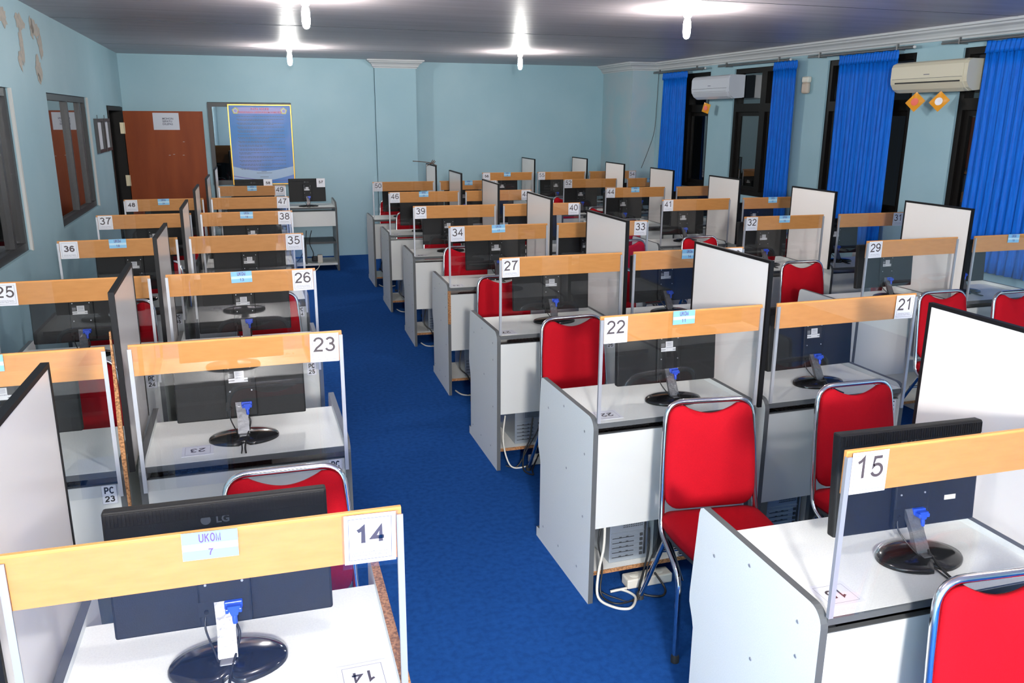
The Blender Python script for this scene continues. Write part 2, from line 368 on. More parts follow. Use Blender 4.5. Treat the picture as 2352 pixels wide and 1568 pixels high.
def window(name, x8, y0, y1, z0, z1, depth, fm, parts, side, dark=True):
    """parts: list of sash rects; frame inside the opening, local coords of the wall"""
    t = link(name, None, None, (x8, 8, 0), (0, 0, TH)); struct(t)
    fb = MB(); xa, xb = sorted((side * 0.02, side * depth)); fw = 0.05
    fb.box(xa, xb, y0, y0 + fw, z0, z1); fb.box(xa, xb, y1 - fw, y1, z0, z1); fb.box(xa, xb, y0 + fw, y1 - fw, z0, z0 + fw); fb.box(xa, xb, y0 + fw, y1 - fw, z1 - fw, z1)
    for p in parts:
        if p[0] == 'v': fb.box(xa, xb, p[1] - p[2], p[1] + p[2], p[3], p[4])
        else: fb.box(xa, xb, p[3], p[4], p[1] - p[2], p[1] + p[2])
    link('window_frame', fb.mesh('window_frame', fm), t)
    return t
def pane(t, x, y0, y1, z0, z1, fm=None, side=1, m='window_glass'):
    link('pane', MB().box(x - 0.003, x + 0.003, y0, y1, z0, z1).mesh('pane', m), t)
    if fm:
        sb = MB(); a, b_ = x - 0.02, x + 0.02; f = 0.045
        sb.box(a, b_, y0, y0 + f, z0, z1); sb.box(a, b_, y1 - f, y1, z0, z1); sb.box(a, b_, y0 + f, y1 - f, z0, z0 + f); sb.box(a, b_, y0 + f, y1 - f, z1 - f, z1)
        link('sash', sb.mesh('sash', fm), t)
for i, (y0, y1, z0, z1) in enumerate(LW[:2]):
    ym = (y0 + y1) / 2 if i else y1 - 0.30
    t = window('window_%d' % (i + 1), -1.49, y0, y1, z0, z1, 0.10, 'frame_dark', [('v', ym, 0.022, z0 + 0.05, z1 - 0.05)], -1)
    pane(t, -0.05, y0 + 0.05, ym - 0.022, z0 + 0.05, z1 - 0.05, None, -1)
    pane(t, -0.05, ym + 0.022, y1 - 0.05, z0 + 0.05, z1 - 0.05, None, -1)
    if i == 1:
        link('frame_rail', MB().box(-0.048, -0.025, y1 - 0.30, y1 - 0.24, z0 + 0.05, z1 - 0.05).mesh('frame_rail', 'frame_dark'), t)
# white reveal strip at the far side of the left windows
for i, (y0, y1, z0, z1) in enumerate(LW[:2]):
    struct(link('trim_%d' % (6 + i), MB().box(-0.01, 0.006, y1 - 0.004, y1 + 0.03, z0 - 0.005, z1).mesh('reveal', 'panel_white'), None, (-1.49, 8, 0), (0, 0, TH)))
for i, (y0, y1, z0, z1) in enumerate(RW):
    ym = (y0 + y1) / 2; zt = 1.955
    t = window('window_%d' % (i + 3), 5.30, y0, y1, z0, z1, 0.12, 'frame_black', [('v', ym, 0.05, z0 + 0.05, z1 - 0.05), ('h', zt, 0.045, y0 + 0.05, ym - 0.05), ('h', zt, 0.045, ym + 0.05, y1 - 0.05)], 1)
    for a, b_ in ((y0 + 0.05, ym - 0.05), (ym + 0.05, y1 - 0.05)):
        pane(t, 0.07, a, b_, z0 + 0.05, zt - 0.045, 'frame_black')
        pane(t, 0.07, a, b_, zt + 0.045, z1 - 0.05)
# back wall window (behind the rules poster)
t = struct(link('window_8', None, None, (0, 0, 0)))
fb = MB(); f = 0.05
fb.box(-0.597, -0.597 + f, 11.44, 11.54, .98, 1.995); fb.box(.422 - f, .422, 11.44, 11.54, .98, 1.995); fb.box(-.547, .372, 11.44, 11.54, .98, 1.03); fb.box(-.547, .372, 11.44, 11.54, 1.945, 1.995)
link('window_frame', fb.mesh('window_frame', 'frame_dark'), t)
link('pane', MB().box(-.547, .372, 11.49, 11.496, 1.03, 1.945).mesh('pane', 'window_glass'), t)
# the room behind that window
mb = MB(); mb.box(-1.2, 1.2, 12.9, 12.95, 0, ZC)
struct(link('wall_beyond', mb.mesh('wall_beyond', 'wall_blue')))
ob = thing('metal_cabinet', 'teal cabinet standing beyond the glass beside the framed rules poster', 'cabinet', (-0.72, 12.4, 0))
link('cabinet_body', MB().box(-.18, .18, -.2, .2, 0, 1.18, bev=.01).mesh('cabinet_body', 'teal_glass'), ob)
link('cabinet_top', MB().box(-.2, .2, -.21, .21, 1.18, 1.20, bev=.004).mesh('cabinet_top', 'steel_case'), ob)
# corridor seen through the doorway
mb = MB(); mb.box(-2.75, -2.65, 8.6, 13.2, 0, 0.95); mb.box(-2.75, -2.65, 8.6, 11.9, 0.95, 2.6); mb.box(-2.75, -2.65, 12.55, 13.2, .95, 2.6); mb.box(-2.75, -2.65, 11.9, 12.55, 1.95, 2.6)
mb.box(-2.75, -1.75, 13.2, 13.3, 0, 2.6)
struct(link('wall_corridor', mb.mesh('wall_corridor', 'wall_blue')))
fb = MB(); fb.box(-2.72, -2.64, 11.9, 11.95, .95, 1.95); fb.box(-2.72, -2.64, 12.5, 12.55, .95, 1.95); fb.box(-2.72, -2.64, 11.95, 12.5, .95, 1.0); fb.box(-2.72, -2.64, 11.95, 12.5, 1.9, 1.95); fb.box(-2.70, -2.68, 11.95, 12.5, 1.0, 1.9)
struct(link('window_9', fb.mesh('corridor_window', 'frame_black')))
# neighbouring building seen at night through the right windows
mb = MB()
mb.box(7.6, 7.8, 13.2, 15.2, 0, 3.4); mb.box(7.6, 7.8, 9.3, 10.6, 0, 3.4); mb.box(7.6, 7.8, 10.6, 13.2, 0, 1.0)
struct(link('wall_outside', mb.mesh('wall_outside', 'outside_wall')))

# doorway: frame and open leaf
t = struct(link('door_1', None, None, (-1.49, 8, 0), (0, 0, TH)))
a, b_ = LW[2][0], LW[2][1]
fb = MB(); fb.box(-0.14, 0.012, a, a + 0.045, 0, 1.93); fb.box(-0.14, 0.012, b_ - 0.06, b_, 0, 1.93); fb.box(-0.14, 0.012, a + 0.045, b_ - 0.06, 1.885, 1.93)
link('door_frame', fb.mesh('door_frame', 'frame_black'), t)
ob = thing('open_door', 'brown wooden door standing open with a white paper notice taped on it', 'door', (-1.548, 11.22, 0), 0.0)
link('door_leaf', MB().box(0.0, 0.90, -0.018, 0.018, 0.012, 1.885, bev=0.002).mesh('door_leaf', 'door_wood'), ob)
hb = MB()
for z in (1.62, 1.0, 0.35):
    hb.box(-0.045, 0.004, -0.022, -0.0185, z, z + 0.13)
    hb.tube([(0.004, -0.022, z), (0.004, -0.022, z + 0.13)], 0.006, 8)
link('hinge', hb.mesh('hinge', 'hinge_brass'), ob)
sg = link('notice', MB().box(.33, .625, -0.0195, -0.0185, 1.665, 1.865).mesh('notice', 'paper'), ob)
me = text_mesh('MOHON\nSEPATU\nDILEPAS', 0.032, 'ink_grey', 0.0006, 'LEFT'); 
link('lettering', me, sg, (.435, -0.0205, 1.765))
cb = MB()
for x, z in ((.52, 1.37), (.63, 1.36), (.645, 1.52), (.47, 1.36)): cb.box(x, x + .022, -.0188, -.0182, z, z + .006)
link('paint_chip', cb.mesh('paint_chip', 'plaster'), ob)

# two document frames hanging from hooks on the left wall
for k, (y0, y1, lab) in enumerate(((9.05, 9.48, 'silver document frame on the left wall, the one nearer the window'), (9.55, 9.95, 'silver document frame on the left wall, the one nearer the doorway'))):
    ob = thing('document_frame', lab, 'frame', (-1.49, 8, 0), TH, 'document frames by the doorway')
    y0 -= 8; y1 -= 8; fb = MB(); z0, z1 = 1.475, 1.80; f = 0.03
    fb.box(0.001, .03, y0, y0 + f, z0, z1); fb.box(0.001, .03, y1 - f, y1, z0, z1); fb.box(0.001, .03, y0 + f, y1 - f, z0, z0 + f); fb.box(0.001, .03, y0 + f, y1 - f, z1 - f, z1)
    link('frame', fb.mesh('frame', 'frame_dark'), ob)
    link('document', MB().box(.004, .008, y0 + f, y1 - f, z0 + f, z1 - f).mesh('document', 'paper'), ob)
    link('hook', MB().tube([(0.006, (y0 + y1) / 2, z1), (0.006, (y0 + y1) / 2, z1 + .035)], .003, 6).mesh('hook', 'edge'), ob)

# rules poster with gold frame on the back wall
ob = thing('rules_poster', 'blue framed rules poster with gold edge hanging over the back window', 'poster', (0.03, 11.425, 1.475))
W, H = 0.775, 1.0
fb = MB(); f = .012
fb.box(-W / 2, -W / 2 + f, -.012, .01, -H / 2, H / 2); fb.box(W / 2 - f, W / 2, -.012, .01, -H / 2, H / 2); fb.box(-W / 2 + f, W / 2 - f, -.012, .01, -H / 2, -H / 2 + f); fb.box(-W / 2 + f, W / 2 - f, -.012, .01, H / 2 - f, H / 2)
link('gold_frame', fb.mesh('gold_frame', 'gold_frame'), ob)
pr_ = link('print', MB().box(-W / 2 + f, W / 2 - f, -.004, .006, -H / 2 + f, H / 2 - f).mesh('print', 'poster_blue'), ob)
pb = MB()
link('header_band', MB().box(-.30, .30, -.0050, -.0041, H / 2 - .115, H / 2 - .035).mesh('header_band', 'poster_purple'), pr_)
# pale lower band and waves
n = 24
def wave(f0, f1, mi, y):
    vs = []; 
    for k in range(n + 1):
        x = -W / 2 + f + (W - 2 * f) * k / n; vs += [(x, y, f0(k / n)), (x, y, f1(k / n))]
    pb.add(vs, [(2 * k, 2 * k + 2, 2 * k + 3, 2 * k + 1) for k in range(n)], mi)
lo = -H / 2 + f
wave(lambda t: lo, lambda t: lo + .22 - .06 * math.sin(t * 3.1), 2, -.0044)
wave(lambda t: lo, lambda t: lo + .07 - .03 * math.sin(t * 3.0) + .12 * max(0, t - .55) ** 1.2, 3, -.0048)
wave(lambda t: lo + .095 - .05 * t - .03 * math.sin(t * 3), lambda t: lo + .105 - .055 * t - .03 * math.sin(t * 3), 0, -.0052)
link('print_design', pb.mesh('print_design', ['poster_purple', 'poster_gold', 'poster_pale', 'poster_blue']), pr_)
for cx in (-.295, .295):
    pb = MB()
    for rr, mi, yy in ((.044, 1, -.0056), (.030, 2, -.0060), (.022, 0, -.0064)):
        vs = [(cx + rr * math.sin(2 * math.pi * k / 5), yy, H / 2 - .078 + rr * math.cos(2 * math.pi * k / 5)) for k in range(5)]
        pb.add(vs, [(4, 3, 2, 1, 0)], mi)
    link('crest', pb.mesh('crest', ['poster_purple', 'poster_gold', 'poster_pale', 'poster_blue']), pr_)
link('heading', text_mesh('TATA TERTIB', .038, 'poster_red', .0008), pr_, (0, -.0062, H / 2 - .055))
link('heading', text_mesh('PENGGUNAAN LABORATORIUM KOMPUTER', .029, 'poster_red', .0008, xs=.92), pr_, (0, -.0062, H / 2 - .095))
lb = MB(); z = H / 2 - .15
rnd = random.Random(3)
for k in range(15):
    for q in range(2 if k not in (0, 5) else 1):
        x = -.29 + (.015 if q else 0); end = (.29 if q == 0 else -.29 + rnd.uniform(.12, .45))
        while x < end:
            wd = rnd.uniform(.012, .04); lb.box(x, min(x + wd, end), -.0053, -.0049, z, z + .006); x += wd + .006
        z -= .015
    z -= .018
for (x0, x1, zz) in ((-.03, .035, -.335), (-.09, .10, -.355), (-.05, .055, -.405)): lb.box(x0, x1, -.0056, -.0052, zz, zz + .005)
link('small_print', lb.mesh('small_print', 'poster_ink'), pr_)

# curtains
def curtain(y0, y1, lab, z0=.70, z1=2.405, folds=11):
    ob = thing('curtain', lab, 'curtain', (5.30, 8, 0), TH, 'blue satin curtains along the window wall')
    y0 -= 8; y1 -= 8; mb = MB(); nx = folds * 8; nz = 14; ph = random.random() * 6
    L = y1 - y0
    for j in range(nz + 1):
        z = z1 - .075 - (z1 - .075 - z0) * j / nz; t = j / nz
        for i in range(nx + 1):
            s_ = i / nx; amp = .007 + .009 * t
            x = -.075 + amp * math.sin(2 * math.pi * folds * s_ + ph + .6 * math.sin(3 * t)) + .006 * math.sin(2 * math.pi * folds * 2.3 * s_ + t * 2)
            y = y0 + L * s_ + .012 * t * math.sin(5 * s_ + ph) + (s_ - .5) * L * .03 * t
            mb.v.append((x, y, z))
    for j in range(nz):
        for i in range(nx):
            a = j * (nx + 1) + i; mb.f.append([a, a + 1, a + nx + 2, a + nx + 1]); mb.mi.append(0); mb.sm.append(True)
    o = link('drape', mb.mesh('drape', 'curtain_blue'), ob)
    md = o.modifiers.new('thickness', 'SOLIDIFY'); md.thickness = .003
    hb = MB(); n2 = folds * 10
    for j, z in enumerate((z1 - .085, z1 - .06, z1 - .02, z1)):
        for i in range(n2 + 1):
            s_ = i / n2; hb.v.append((-.078 + (.006, .010, .008, .004)[j] * math.sin(2 * math.pi * folds * 1.7 * s_ + j), y0 - .006 + (L + .012) * s_, z + (.003 * math.sin(40 * s_) if j == 3 else 0)))
    for j in range(3):
        for i in range(n2):
            a = j * (n2 + 1) + i; hb.f.append([a, a + 1, a + n2 + 2, a + n2 + 1]); hb.mi.append(0); hb.sm.append(True)
    o = link('heading_band', hb.mesh('heading_band', 'curtain_blue'), ob)
    md = o.modifiers.new('thickness', 'SOLIDIFY'); md.thickness = .004
    return ob
curtain(9.80, 10.42, 'blue satin curtain at the far corner, left of the white air conditioner')
curtain(7.60, 7.98, 'narrow blue satin curtain to the right of the white air conditioner', folds=7)
curtain(6.22, 6.96, 'blue satin curtain just left of the cream air conditioner', folds=13)
curtain(4.10, 5.31, 'wide blue satin curtain right of the cream air conditioner, nearest the camera', folds=17)
for k, (y0, y1, lab) in enumerate(((9.38, 10.70, 'thin grey curtain rod above the window nearest the corner'), (7.72, 9.08, 'thin grey curtain rod above the narrow blue curtain'), (6.05, 7.43, 'thin grey curtain rod above the curtain left of the cream air conditioner'), (4.0, 5.75, 'thin grey curtain rod above the widest blue curtain'))):
    ob = thing('curtain_rod', lab, 'curtain rod', (5.30, 8, 0), TH, 'curtain rods along the window wall')
    y0 -= 8; y1 -= 8
    link('rod', MB().tube([(-.078, y0, 2.415), (-.078, y1, 2.42)], .008, 8).tube([(-.078, y0, 2.43), (-.078, y1, 2.435)], .004, 6).mesh('rod', 'rod_metal'), ob)
    for y in (y0 + .18, y1 - .18):
        link('bracket', MB().box(-.085, -.001, y - .006, y + .006, 2.405, 2.412).box(-.09, -.07, y - .006, y + .006, 2.405, 2.455).mesh('bracket', 'rod_metal'), ob)
    link('finial', MB().lathe([(0, -.014), (.012, -.008), (.014, 0), (.012, .008), (0, .014)], 10, (-.078, y0 - .012, 2.418)).mesh('finial', 'cornice_white'), ob)

# air conditioners
def aircon(y0, y1, z0, z1, depth, m, lab, slot):
    ob = thing('air_conditioner', lab, 'air conditioner', (5.30, 8, 0), TH)
    y0 -= 8; y1 -= 8; h = z1 - z0
    prof = [(-.0, z0 + .01), (-depth * .62, z0), (-depth * .82, z0 + h * .10), (-depth * .97, z0 + h * .28), (-depth, z0 + h * .45), (-depth * .99, z0 + h * .85), (-depth * .93, z0 + h * .95), (-depth * .8, z1), (0, z1)]
    mb = MB(); mb.prism(prof[::-1], 1, y0 + .035, y1 - .02, 0)
    prof2 = [(p[0] * .97, z0 + h * .5 + (p[1] - z0 - h * .5) * .97) for p in prof]
    mb.prism(prof2[::-1], 1, y0, y1, 0)
    link('casing', mb.mesh('casing', m), ob)
    lb = MB(); lb.prism([(-depth * .66, z0 - .0015), (-depth * .835, z0 + h * .10), (-depth * .975, z0 + h * .275), (-depth * .96, z0 + h * .285), (-depth * .8, z0 + .1 * h)][::-1], 1, y0 + .06, y1 - .05)
    link('louvre', lb.mesh('louvre', m), ob)
    link('air_slot', MB().box(-depth - .0005, -depth * .9, y0 + .06, y1 - .06, z0 + h * (.29 if slot else .31), z0 + h * (.335 if slot else .315)).mesh('air_slot', 'dark_slot'), ob)
    link('seam', MB().box(-depth - .0008, -depth * .9, y0 + .04, y1 - .025, z0 + h * .44, z0 + h * .452).mesh('seam', 'edge'), ob)
    link('logo', MB().box(-depth - .001, -depth * .95, (y0 + y1) / 2 - .03, (y0 + y1) / 2 + .03, z0 + h * .55, z0 + h * .572).mesh('logo', 'ink_grey'), ob)
    return ob
aircon(8.62, 9.45, 2.055, 2.315, .21, 'aircon_white', 'white glossy air conditioner unit mounted nearer the far corner', False)
aircon(5.345, 6.14, 2.050, 2.290, .20, 'aircon_cream', 'cream air conditioner unit with dark air slot, nearer the camera', True)
# air freshener sachets hanging below the units
def sachet(x, y, z, s, rot, lab, inner, lo):
    ob = thing('air_freshener_sachet', lab, 'air freshener', (x, y, z), 0, 'orange sachets hanging under the air conditioners')
    mb = MB(); n = 10
    for sgn in (-1, 1):
        vs = []; fs = []
        for j in range(n + 1):
            for i in range(n + 1):
                a, c = i / n - .5, j / n - .5; bul = .012 * (1 - (2 * abs(a)) ** 2) * (1 - (2 * abs(c)) ** 2)
                vs.append((sgn * bul, a * s, c * s * 1.15))
        for j in range(n):
            for i in range(n):
                q = j * (n + 1) + i; fs.append((q, q + 1, q + n + 2, q + n + 1) if sgn > 0 else (q, q + n + 1, q + n + 2, q + 1))
        mb.add(vs, fs, 0, True)
    R_ = Euler((rot, 0, 0.5)).to_matrix().to_4x4()
    me = mb.mesh('pouch', 'orange_pack'); me.transform(R_); link('pouch', me, ob)
    pb = MB(); vs = [(-.0135, s * .27 * math.cos(2 * math.pi * k / 14), s * .3 * math.sin(2 * math.pi * k / 14)) for k in range(14)]
    pb.add(vs, [list(range(14))[::-1]]); me = pb.mesh('printed_fruit', inner); me.transform(R_); link('printed_fruit', me, ob)
    tp = MB().tube([(0, 0, s * .7), (0, 0, s * .7 + lo)], .0012, 6); link('thread', tp.mesh('thread', 'twig'), ob)
sachet(5.14, 9.2, 1.955, .095, .3, 'small orange sachet hung under the white air conditioner', 'pack_red', .03)
sachet(5.19, 5.86, 1.975, .105, .75, 'orange sachet with red fruit picture hung left under the cream air conditioner', 'pack_red', .01)
sachet(5.19, 5.60, 1.975, .105, .75, 'orange and white sachet hung right under the cream air conditioner', 'pack_white', .01)
ob = thing('wall_controller', 'beige rounded controller box taped on the pier between two blue curtains', 'controller', (5.30, 8, 0), TH)
link('casing', MB().box(-.055, -.001, -.555, -.465, 2.08, 2.19, bev=.02).mesh('casing', 'beige_plastic'), ob)
link('top_cap', MB().box(-.05, -.001, -.56, -.46, 2.185, 2.245, bev=.012).mesh('top_cap', 'socket_white'), ob)
# loose wire in the far corner
tag(link('loose_wire', MB().tube(smooth_path([(5.222, 10.68, 2.42), (5.218, 10.69, 2.0), (5.20, 10.69, 1.66), (5.12, 10.69, 1.40), (5.03, 10.69, 1.17)], 4), .004, 6).mesh('loose_wire', 'edge')), 'thin dark wire slanting down the corner pillar beside the farthest curtain', 'wire')

# bulbs
def ceiling_lamp(x, y, lab, vis=True):
    ob = thing('ceiling_bulb', lab, 'light bulb', (x, y, ZC), 0, 'bare bulbs on the ceiling')
    link('socket', MB().lathe([(.045, 0), (.046, -.006), (.036, -.012), (.030, -.018), (.030, -.045), (.022, -.058), (.015, -.062)][::-1], 20).mesh('socket', 'lamp_base'), ob)
    link('bulb', MB().lathe([(0, -.195), (.012, -.192), (.021, -.18), (.026, -.15), (.026, -.10), (.022, -.075), (.014, -.060)], 16).mesh('bulb', 'bulb'), ob)
ceiling_lamp(.332, 5.668, 'lit bulb on the ceiling, nearer of the two on the left')
ceiling_lamp(.375, 9.709, 'lit bulb on the ceiling in front of the rules poster')
ceiling_lamp(2.913, 9.522, 'lit bulb on the ceiling between the two pillars of the back wall')
ceiling_lamp(2.866, 5.465, 'lit bulb on the ceiling, nearer of the two on the right')
ceiling_lamp(.33, 1.55, 'lit bulb added out of view on the ceiling above the front left desks')  # unseen pair added for more ambient light, continuing the bulb spacing
ceiling_lamp(2.85, 1.45, 'lit bulb added out of view on the ceiling above the front right desks')
ceiling_lamp(.33, -2.5, 'lit fill bulb added on the ceiling behind the camera, left')  # two further unseen bulbs, added behind the camera to lift the ambient
ceiling_lamp(2.8, -2.5, 'lit fill bulb added on the ceiling behind the camera, right')

# ---------------------------------------------------------------- desks
ZT, ZB = 1.150, 1.052
def side_panel_profile():
    P = [(0.585, 0.0), (0.585, 0.045), (0.548, 0.050), (0.548, 0.37), (0.556, 0.395), (0.578, 0.44), (0.580, 0.47), (0.556, 0.74), (0.550, 0.757), (0.535, 0.765)]
    for k in range(7):
        a = math.pi / 2 * k / 6; P.append((.045 - .045 * math.sin(a), .72 + .045 * math.cos(a)))
    P.append((0.0, 0.0)); return P
def m_side(e='edge'):
    mb = MB(); mb.prism(side_panel_profile(), 0, -.010, .010, 0, 1); return mb.mesh('side_panel', ['laminate_side', e])
def m_top(w):
    mb = MB(); mb.box(.0085, w - .0085, .002, .425, .7255, .745, 1); mb.box(.009, w - .009, .004, .4235, .745, .7458, 0); return mb.mesh('tabletop', ['laminate', 'edge'])
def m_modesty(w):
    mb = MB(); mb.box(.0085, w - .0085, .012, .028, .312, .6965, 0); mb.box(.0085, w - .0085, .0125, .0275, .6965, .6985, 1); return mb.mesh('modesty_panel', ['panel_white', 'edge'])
def m_tray(w): return MB().box(.03, w - .03, .05, .40, .640, .655).mesh('keyboard_tray', 'laminate_side')
def m_shelf(w):
    mb = MB(); mb.box(.0085, w - .0085, .065, .45, .080, .098, 0); mb.box(.0085, w - .0085, .064, .065, .080, .098, 1); return mb.mesh('bottom_shelf', ['laminate', 'chipboard'])
def m_upright(w):
    mb = MB(); x = w * .47; mb.box(x - .009, x + .009, .085, .42, .098, .60, 0); mb.box(x - .009, x + .009, .083, .085, .098, .60, 1); return mb.mesh('upright_partition', ['laminate', 'edge'])
def m_glass(w, z0=.665): return MB().box(.004, w - .004, -.0065, -.0035, z0, ZT - .003).mesh('clear_screen', 'acrylic')
def m_rail(w): return MB().box(.002, w - .002, -.0030, .006, ZB, ZT + .002, bev=.0008).mesh('wooden_rail', 'rail_wood')
def m_strip(z0=.662): return MB().box(-.006, .006, -.010, -.0068, z0, ZT - .010).box(-.006, -.0045, -.0068, -.0005, z0, ZT - .010).mesh('metal_strip', 'aluminium')
def m_screws():
    mb = MB()
    for y, z in ((.08, .69), (.075, .60), (.075, .34), (.29, .72), (.25, .47), (.12, .10), (.32, .085), (.50, .085), (.46, .655)):
        mb.add([(-.0105 - d, y + r_ * math.cos(2 * math.pi * k / 10), z + r_ * math.sin(2 * math.pi * k / 10)) for d, r_ in ((0, .0055), (.0012, .0042)) for k in range(10)],
               [(k, (k + 1) % 10, 10 + (k + 1) % 10, 10 + k) for k in range(10)] + [list(range(10, 20))[::-1]][:1], 0)
    return mb.mesh('screw_caps', 'aluminium')
def m_card():
    mb = MB(); a, b_ = .046, .048; y = -.0088
    mb.box(-a, a, y, y + .0006, -b_, b_, 0)
    i, t_ = .0075, .0009; yy = y - .00025
    for (x0, x1, z0, z1) in ((-a + i, a - i, -b_ + i, -b_ + i + t_), (-a + i, a - i, b_ - i - t_, b_ - i), (-a + i, -a + i + t_, -b_ + i, b_ - i), (a - i - t_, a - i, -b_ + i, b_ - i)):
        mb.add([(x0, yy, z0), (x1, yy, z0), (x1, yy, z1), (x0, yy, z1)], [(0, 1, 2, 3)], 1)
    for s_, zz in (('Laboratorium Komputer', -.0265), ('Universitas Ngudi Waluyo', -.0325)):
        merge_into(mb, text_mesh(s_, .0062, 'ink_grey'), 1, (0, yy, zz))
    return mb.mesh('number_card', ['card', 'ink_grey'])
def m_ukom():
    mb = MB(); y = -.0088
    mb.box(-.045, .045, y, y + .0006, -.0255, .0255, 0)
    yy = y - .0002; mb.add([(-.045, yy, -.008), (.045, yy, -.008), (.045, yy, .004), (-.045, yy, .004)], [(0, 1, 2, 3)], 1)
    return mb.mesh('blue_card', ['card_blue', 'card_pale'])
def m_tag():
    mb = MB(); mb.box(-.023, .023, .0105, .0118, -.0325, .0325, 0)
    for (x0, x1, z0, z1) in ((-.022, .022, -.0318, -.0312), (-.022, .022, .0312, .0318), (-.0223, -.0217, -.0318, .0318), (.0217, .0223, -.0318, .0318)):
        mb.add([(x0, .0103, z0), (x1, .0103, z0), (x1, .0103, z1), (x0, .0103, z1)], [(0, 1, 2, 3)], 1)
    return mb.mesh('computer_tag', ['card', 'black_ink'])
def m_deskcard():
    mb = MB(); a, b_ = .05, .045; z = .0012
    mb.box(-a, a, -b_, b_, .0002, z, 0); i, t_ = .010, .0008; zz = z + .0002
    for (x0, x1, z0, z1) in ((-a + i, a - i, -b_ + i, -b_ + i + t_), (-a + i, a - i, b_ - i - t_, b_ - i), (-a + i, -a + i + t_, -b_ + i, b_ - i), (a - i - t_, a - i, -b_ + i, b_ - i)):
        mb.add([(x0, z0, zz), (x1, z0, zz), (x1, z1, zz), (x0, z1, zz)], [(0, 1, 2, 3)], 1)
    return mb.mesh('tabletop_card', ['card', 'ink_grey'])
BOLD = {14, 36, 48, 56, 57, 58}

def desk(num, x, y, w, rot, side, ukom, label, tagnum=None, deskcard=None, rail=True, dy=0.0):
    d = thing('computer_desk', label, 'desk', (x, y, 0), rot, 'computer desks in rows')
    W = round(w, 3)
    p = link('side_panel', cached('side', m_side), d, (-.0, 0, 0)); s = link('screw_cap', cached('screws', m_screws), p)
    if num == 14: q = link('side_panel', cached('side_chip', lambda: m_side('chipboard')), d, (W, 0, 0)); q['label'] = 'side panel with bare chipboard edge'
    else: link('side_panel', cached('side', m_side), d, (W, 0, 0))
    if num == 34: link('bare_chipboard_edge', MB().box(-.0102, .0102, -.0012, .003, .50, .725).mesh('bare_chipboard_edge', 'chipboard'), p)
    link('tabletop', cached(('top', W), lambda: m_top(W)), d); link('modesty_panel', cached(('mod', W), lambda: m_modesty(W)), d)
    link('keyboard_tray', cached(('tray', W), lambda: m_tray(W)), d); link('bottom_shelf', cached(('shelf', W), lambda: m_shelf(W)), d)
    link('upright_partition', cached(('up', W), lambda: m_upright(W)), d)
    if rail:
        link('clear_screen', cached(('glass', W, num > 0 and x > .6), lambda: m_glass(W, .748 if x > .6 else .665)), d); link('wooden_rail', cached(('rail', W), lambda: m_rail(W)), d)
        zs = .752 if x > .6 else .662; zr = .662 if (x < .6 or num in (21, 28, 33)) else .752
        link('metal_strip', cached(('strip', zs), lambda: m_strip(zs)), d, (.006, 0, 0)); link('metal_strip', cached(('strip', zr), lambda: m_strip(zr)), d, (W - .006, 0, 0))
        cx = .060 if side == 'L' else W - (.082 if num == 31 else .060)
        c = link('number_card', cached('card', m_card), d, (cx, 0, 1.1005), (0, random.uniform(-.02, .02), 0))
        me = text_mesh(str(num), .043, 'ink', .0011, xs=1.12) if num in BOLD else text_mesh(str(num), .066, 'ink', 0, xs=1.02)
        link('lettering', me, c, (0, -.0093, .0115 if num not in BOLD else .008))
        if num == 14: link('clear_sleeve', MB().box(-.050, .050, -.0104, -.0098, -.056, .050).mesh('clear_sleeve', 'clear_sleeve'), c)
        if ukom:
            u = link('blue_card', cached('ukom', m_ukom), d, (W / 2 - .004, 0, 1.128), (0, random.uniform(-.03, .03), 0))
            link('lettering', text_mesh('UKOM', .0215, 'ink_purple', .0005, xs=.72), u, (0, -.0093, .0145)); link('lettering', text_mesh(str(ukom), .017, 'ink_purple', .0003), u, (0, -.0093, -.0125))
    if tagnum:
        g = link('computer_tag', cached('tag', m_tag), d, (W - .043, 0, .664))
        link('lettering', text_mesh('PC', .030, 'black_ink', .0012, xs=.85), g, (0, .0100, .0145)); link('lettering', text_mesh(str(tagnum), .026, 'black_ink', .0010), g, (0, .0100, -.0145))
    if deskcard:
        c = link('tabletop_card', cached('dcard', m_deskcard), d, (deskcard[0] if deskcard[0] > 0 else W + deskcard[0], deskcard[1], .7458), (0, 0, math.pi + deskcard[2]))
        me = text_mesh(str(num), .044, 'ink', .0006 if num in BOLD or num == 23 else .0002)
        link('lettering', me, c, (0, 0, .0016), (-math.pi / 2, 0, 0))
    return d

# rows: y, dx, rot per block (measured)
CY = {1: (1.369, .019, 0), 2: (2.654, -.013, .034), 3: (3.971, -.016, .016), 4: (5.261, .004, -.014), 5: (6.56, 0, -.018), 6: (7.864, -.004, -.010), 7: (9.151, .011, 0)}
EY = {3: (4.013, .019, .020), 4: (5.273, -.010, -.008), 5: (6.601, -.004, -.008), 6: (7.887, .003, -.006), 7: (9.121, 0, 0)}
LY = {1: (1.37, -.011, 0), 2: (2.68, .005, .022), 3: (3.90, -.004, .014), 4: (5.149, .004, .016), 5: (6.447, -.012, .012), 6: (7.631, .004, .004), 7: (8.895, .012, 0)}
COLS = {'A': (LY, -1.127, -.437, .630), 'B': (LY, -.437, -.437, .650), 'C': (CY, 1.128, 1.128, .675), 'D': (CY, 1.866, 1.128, .667), 'E': (EY, 3.320, 3.320, .665), 'F': (EY, 4.112, 3.320, .612)}
def place(c, r):
    tab, x0, ref, w = COLS[c]; y, dx, rot = tab[r]; l = x0 - ref
    return (ref + dx + l * math.cos(rot), y + l * math.sin(rot), w, rot)
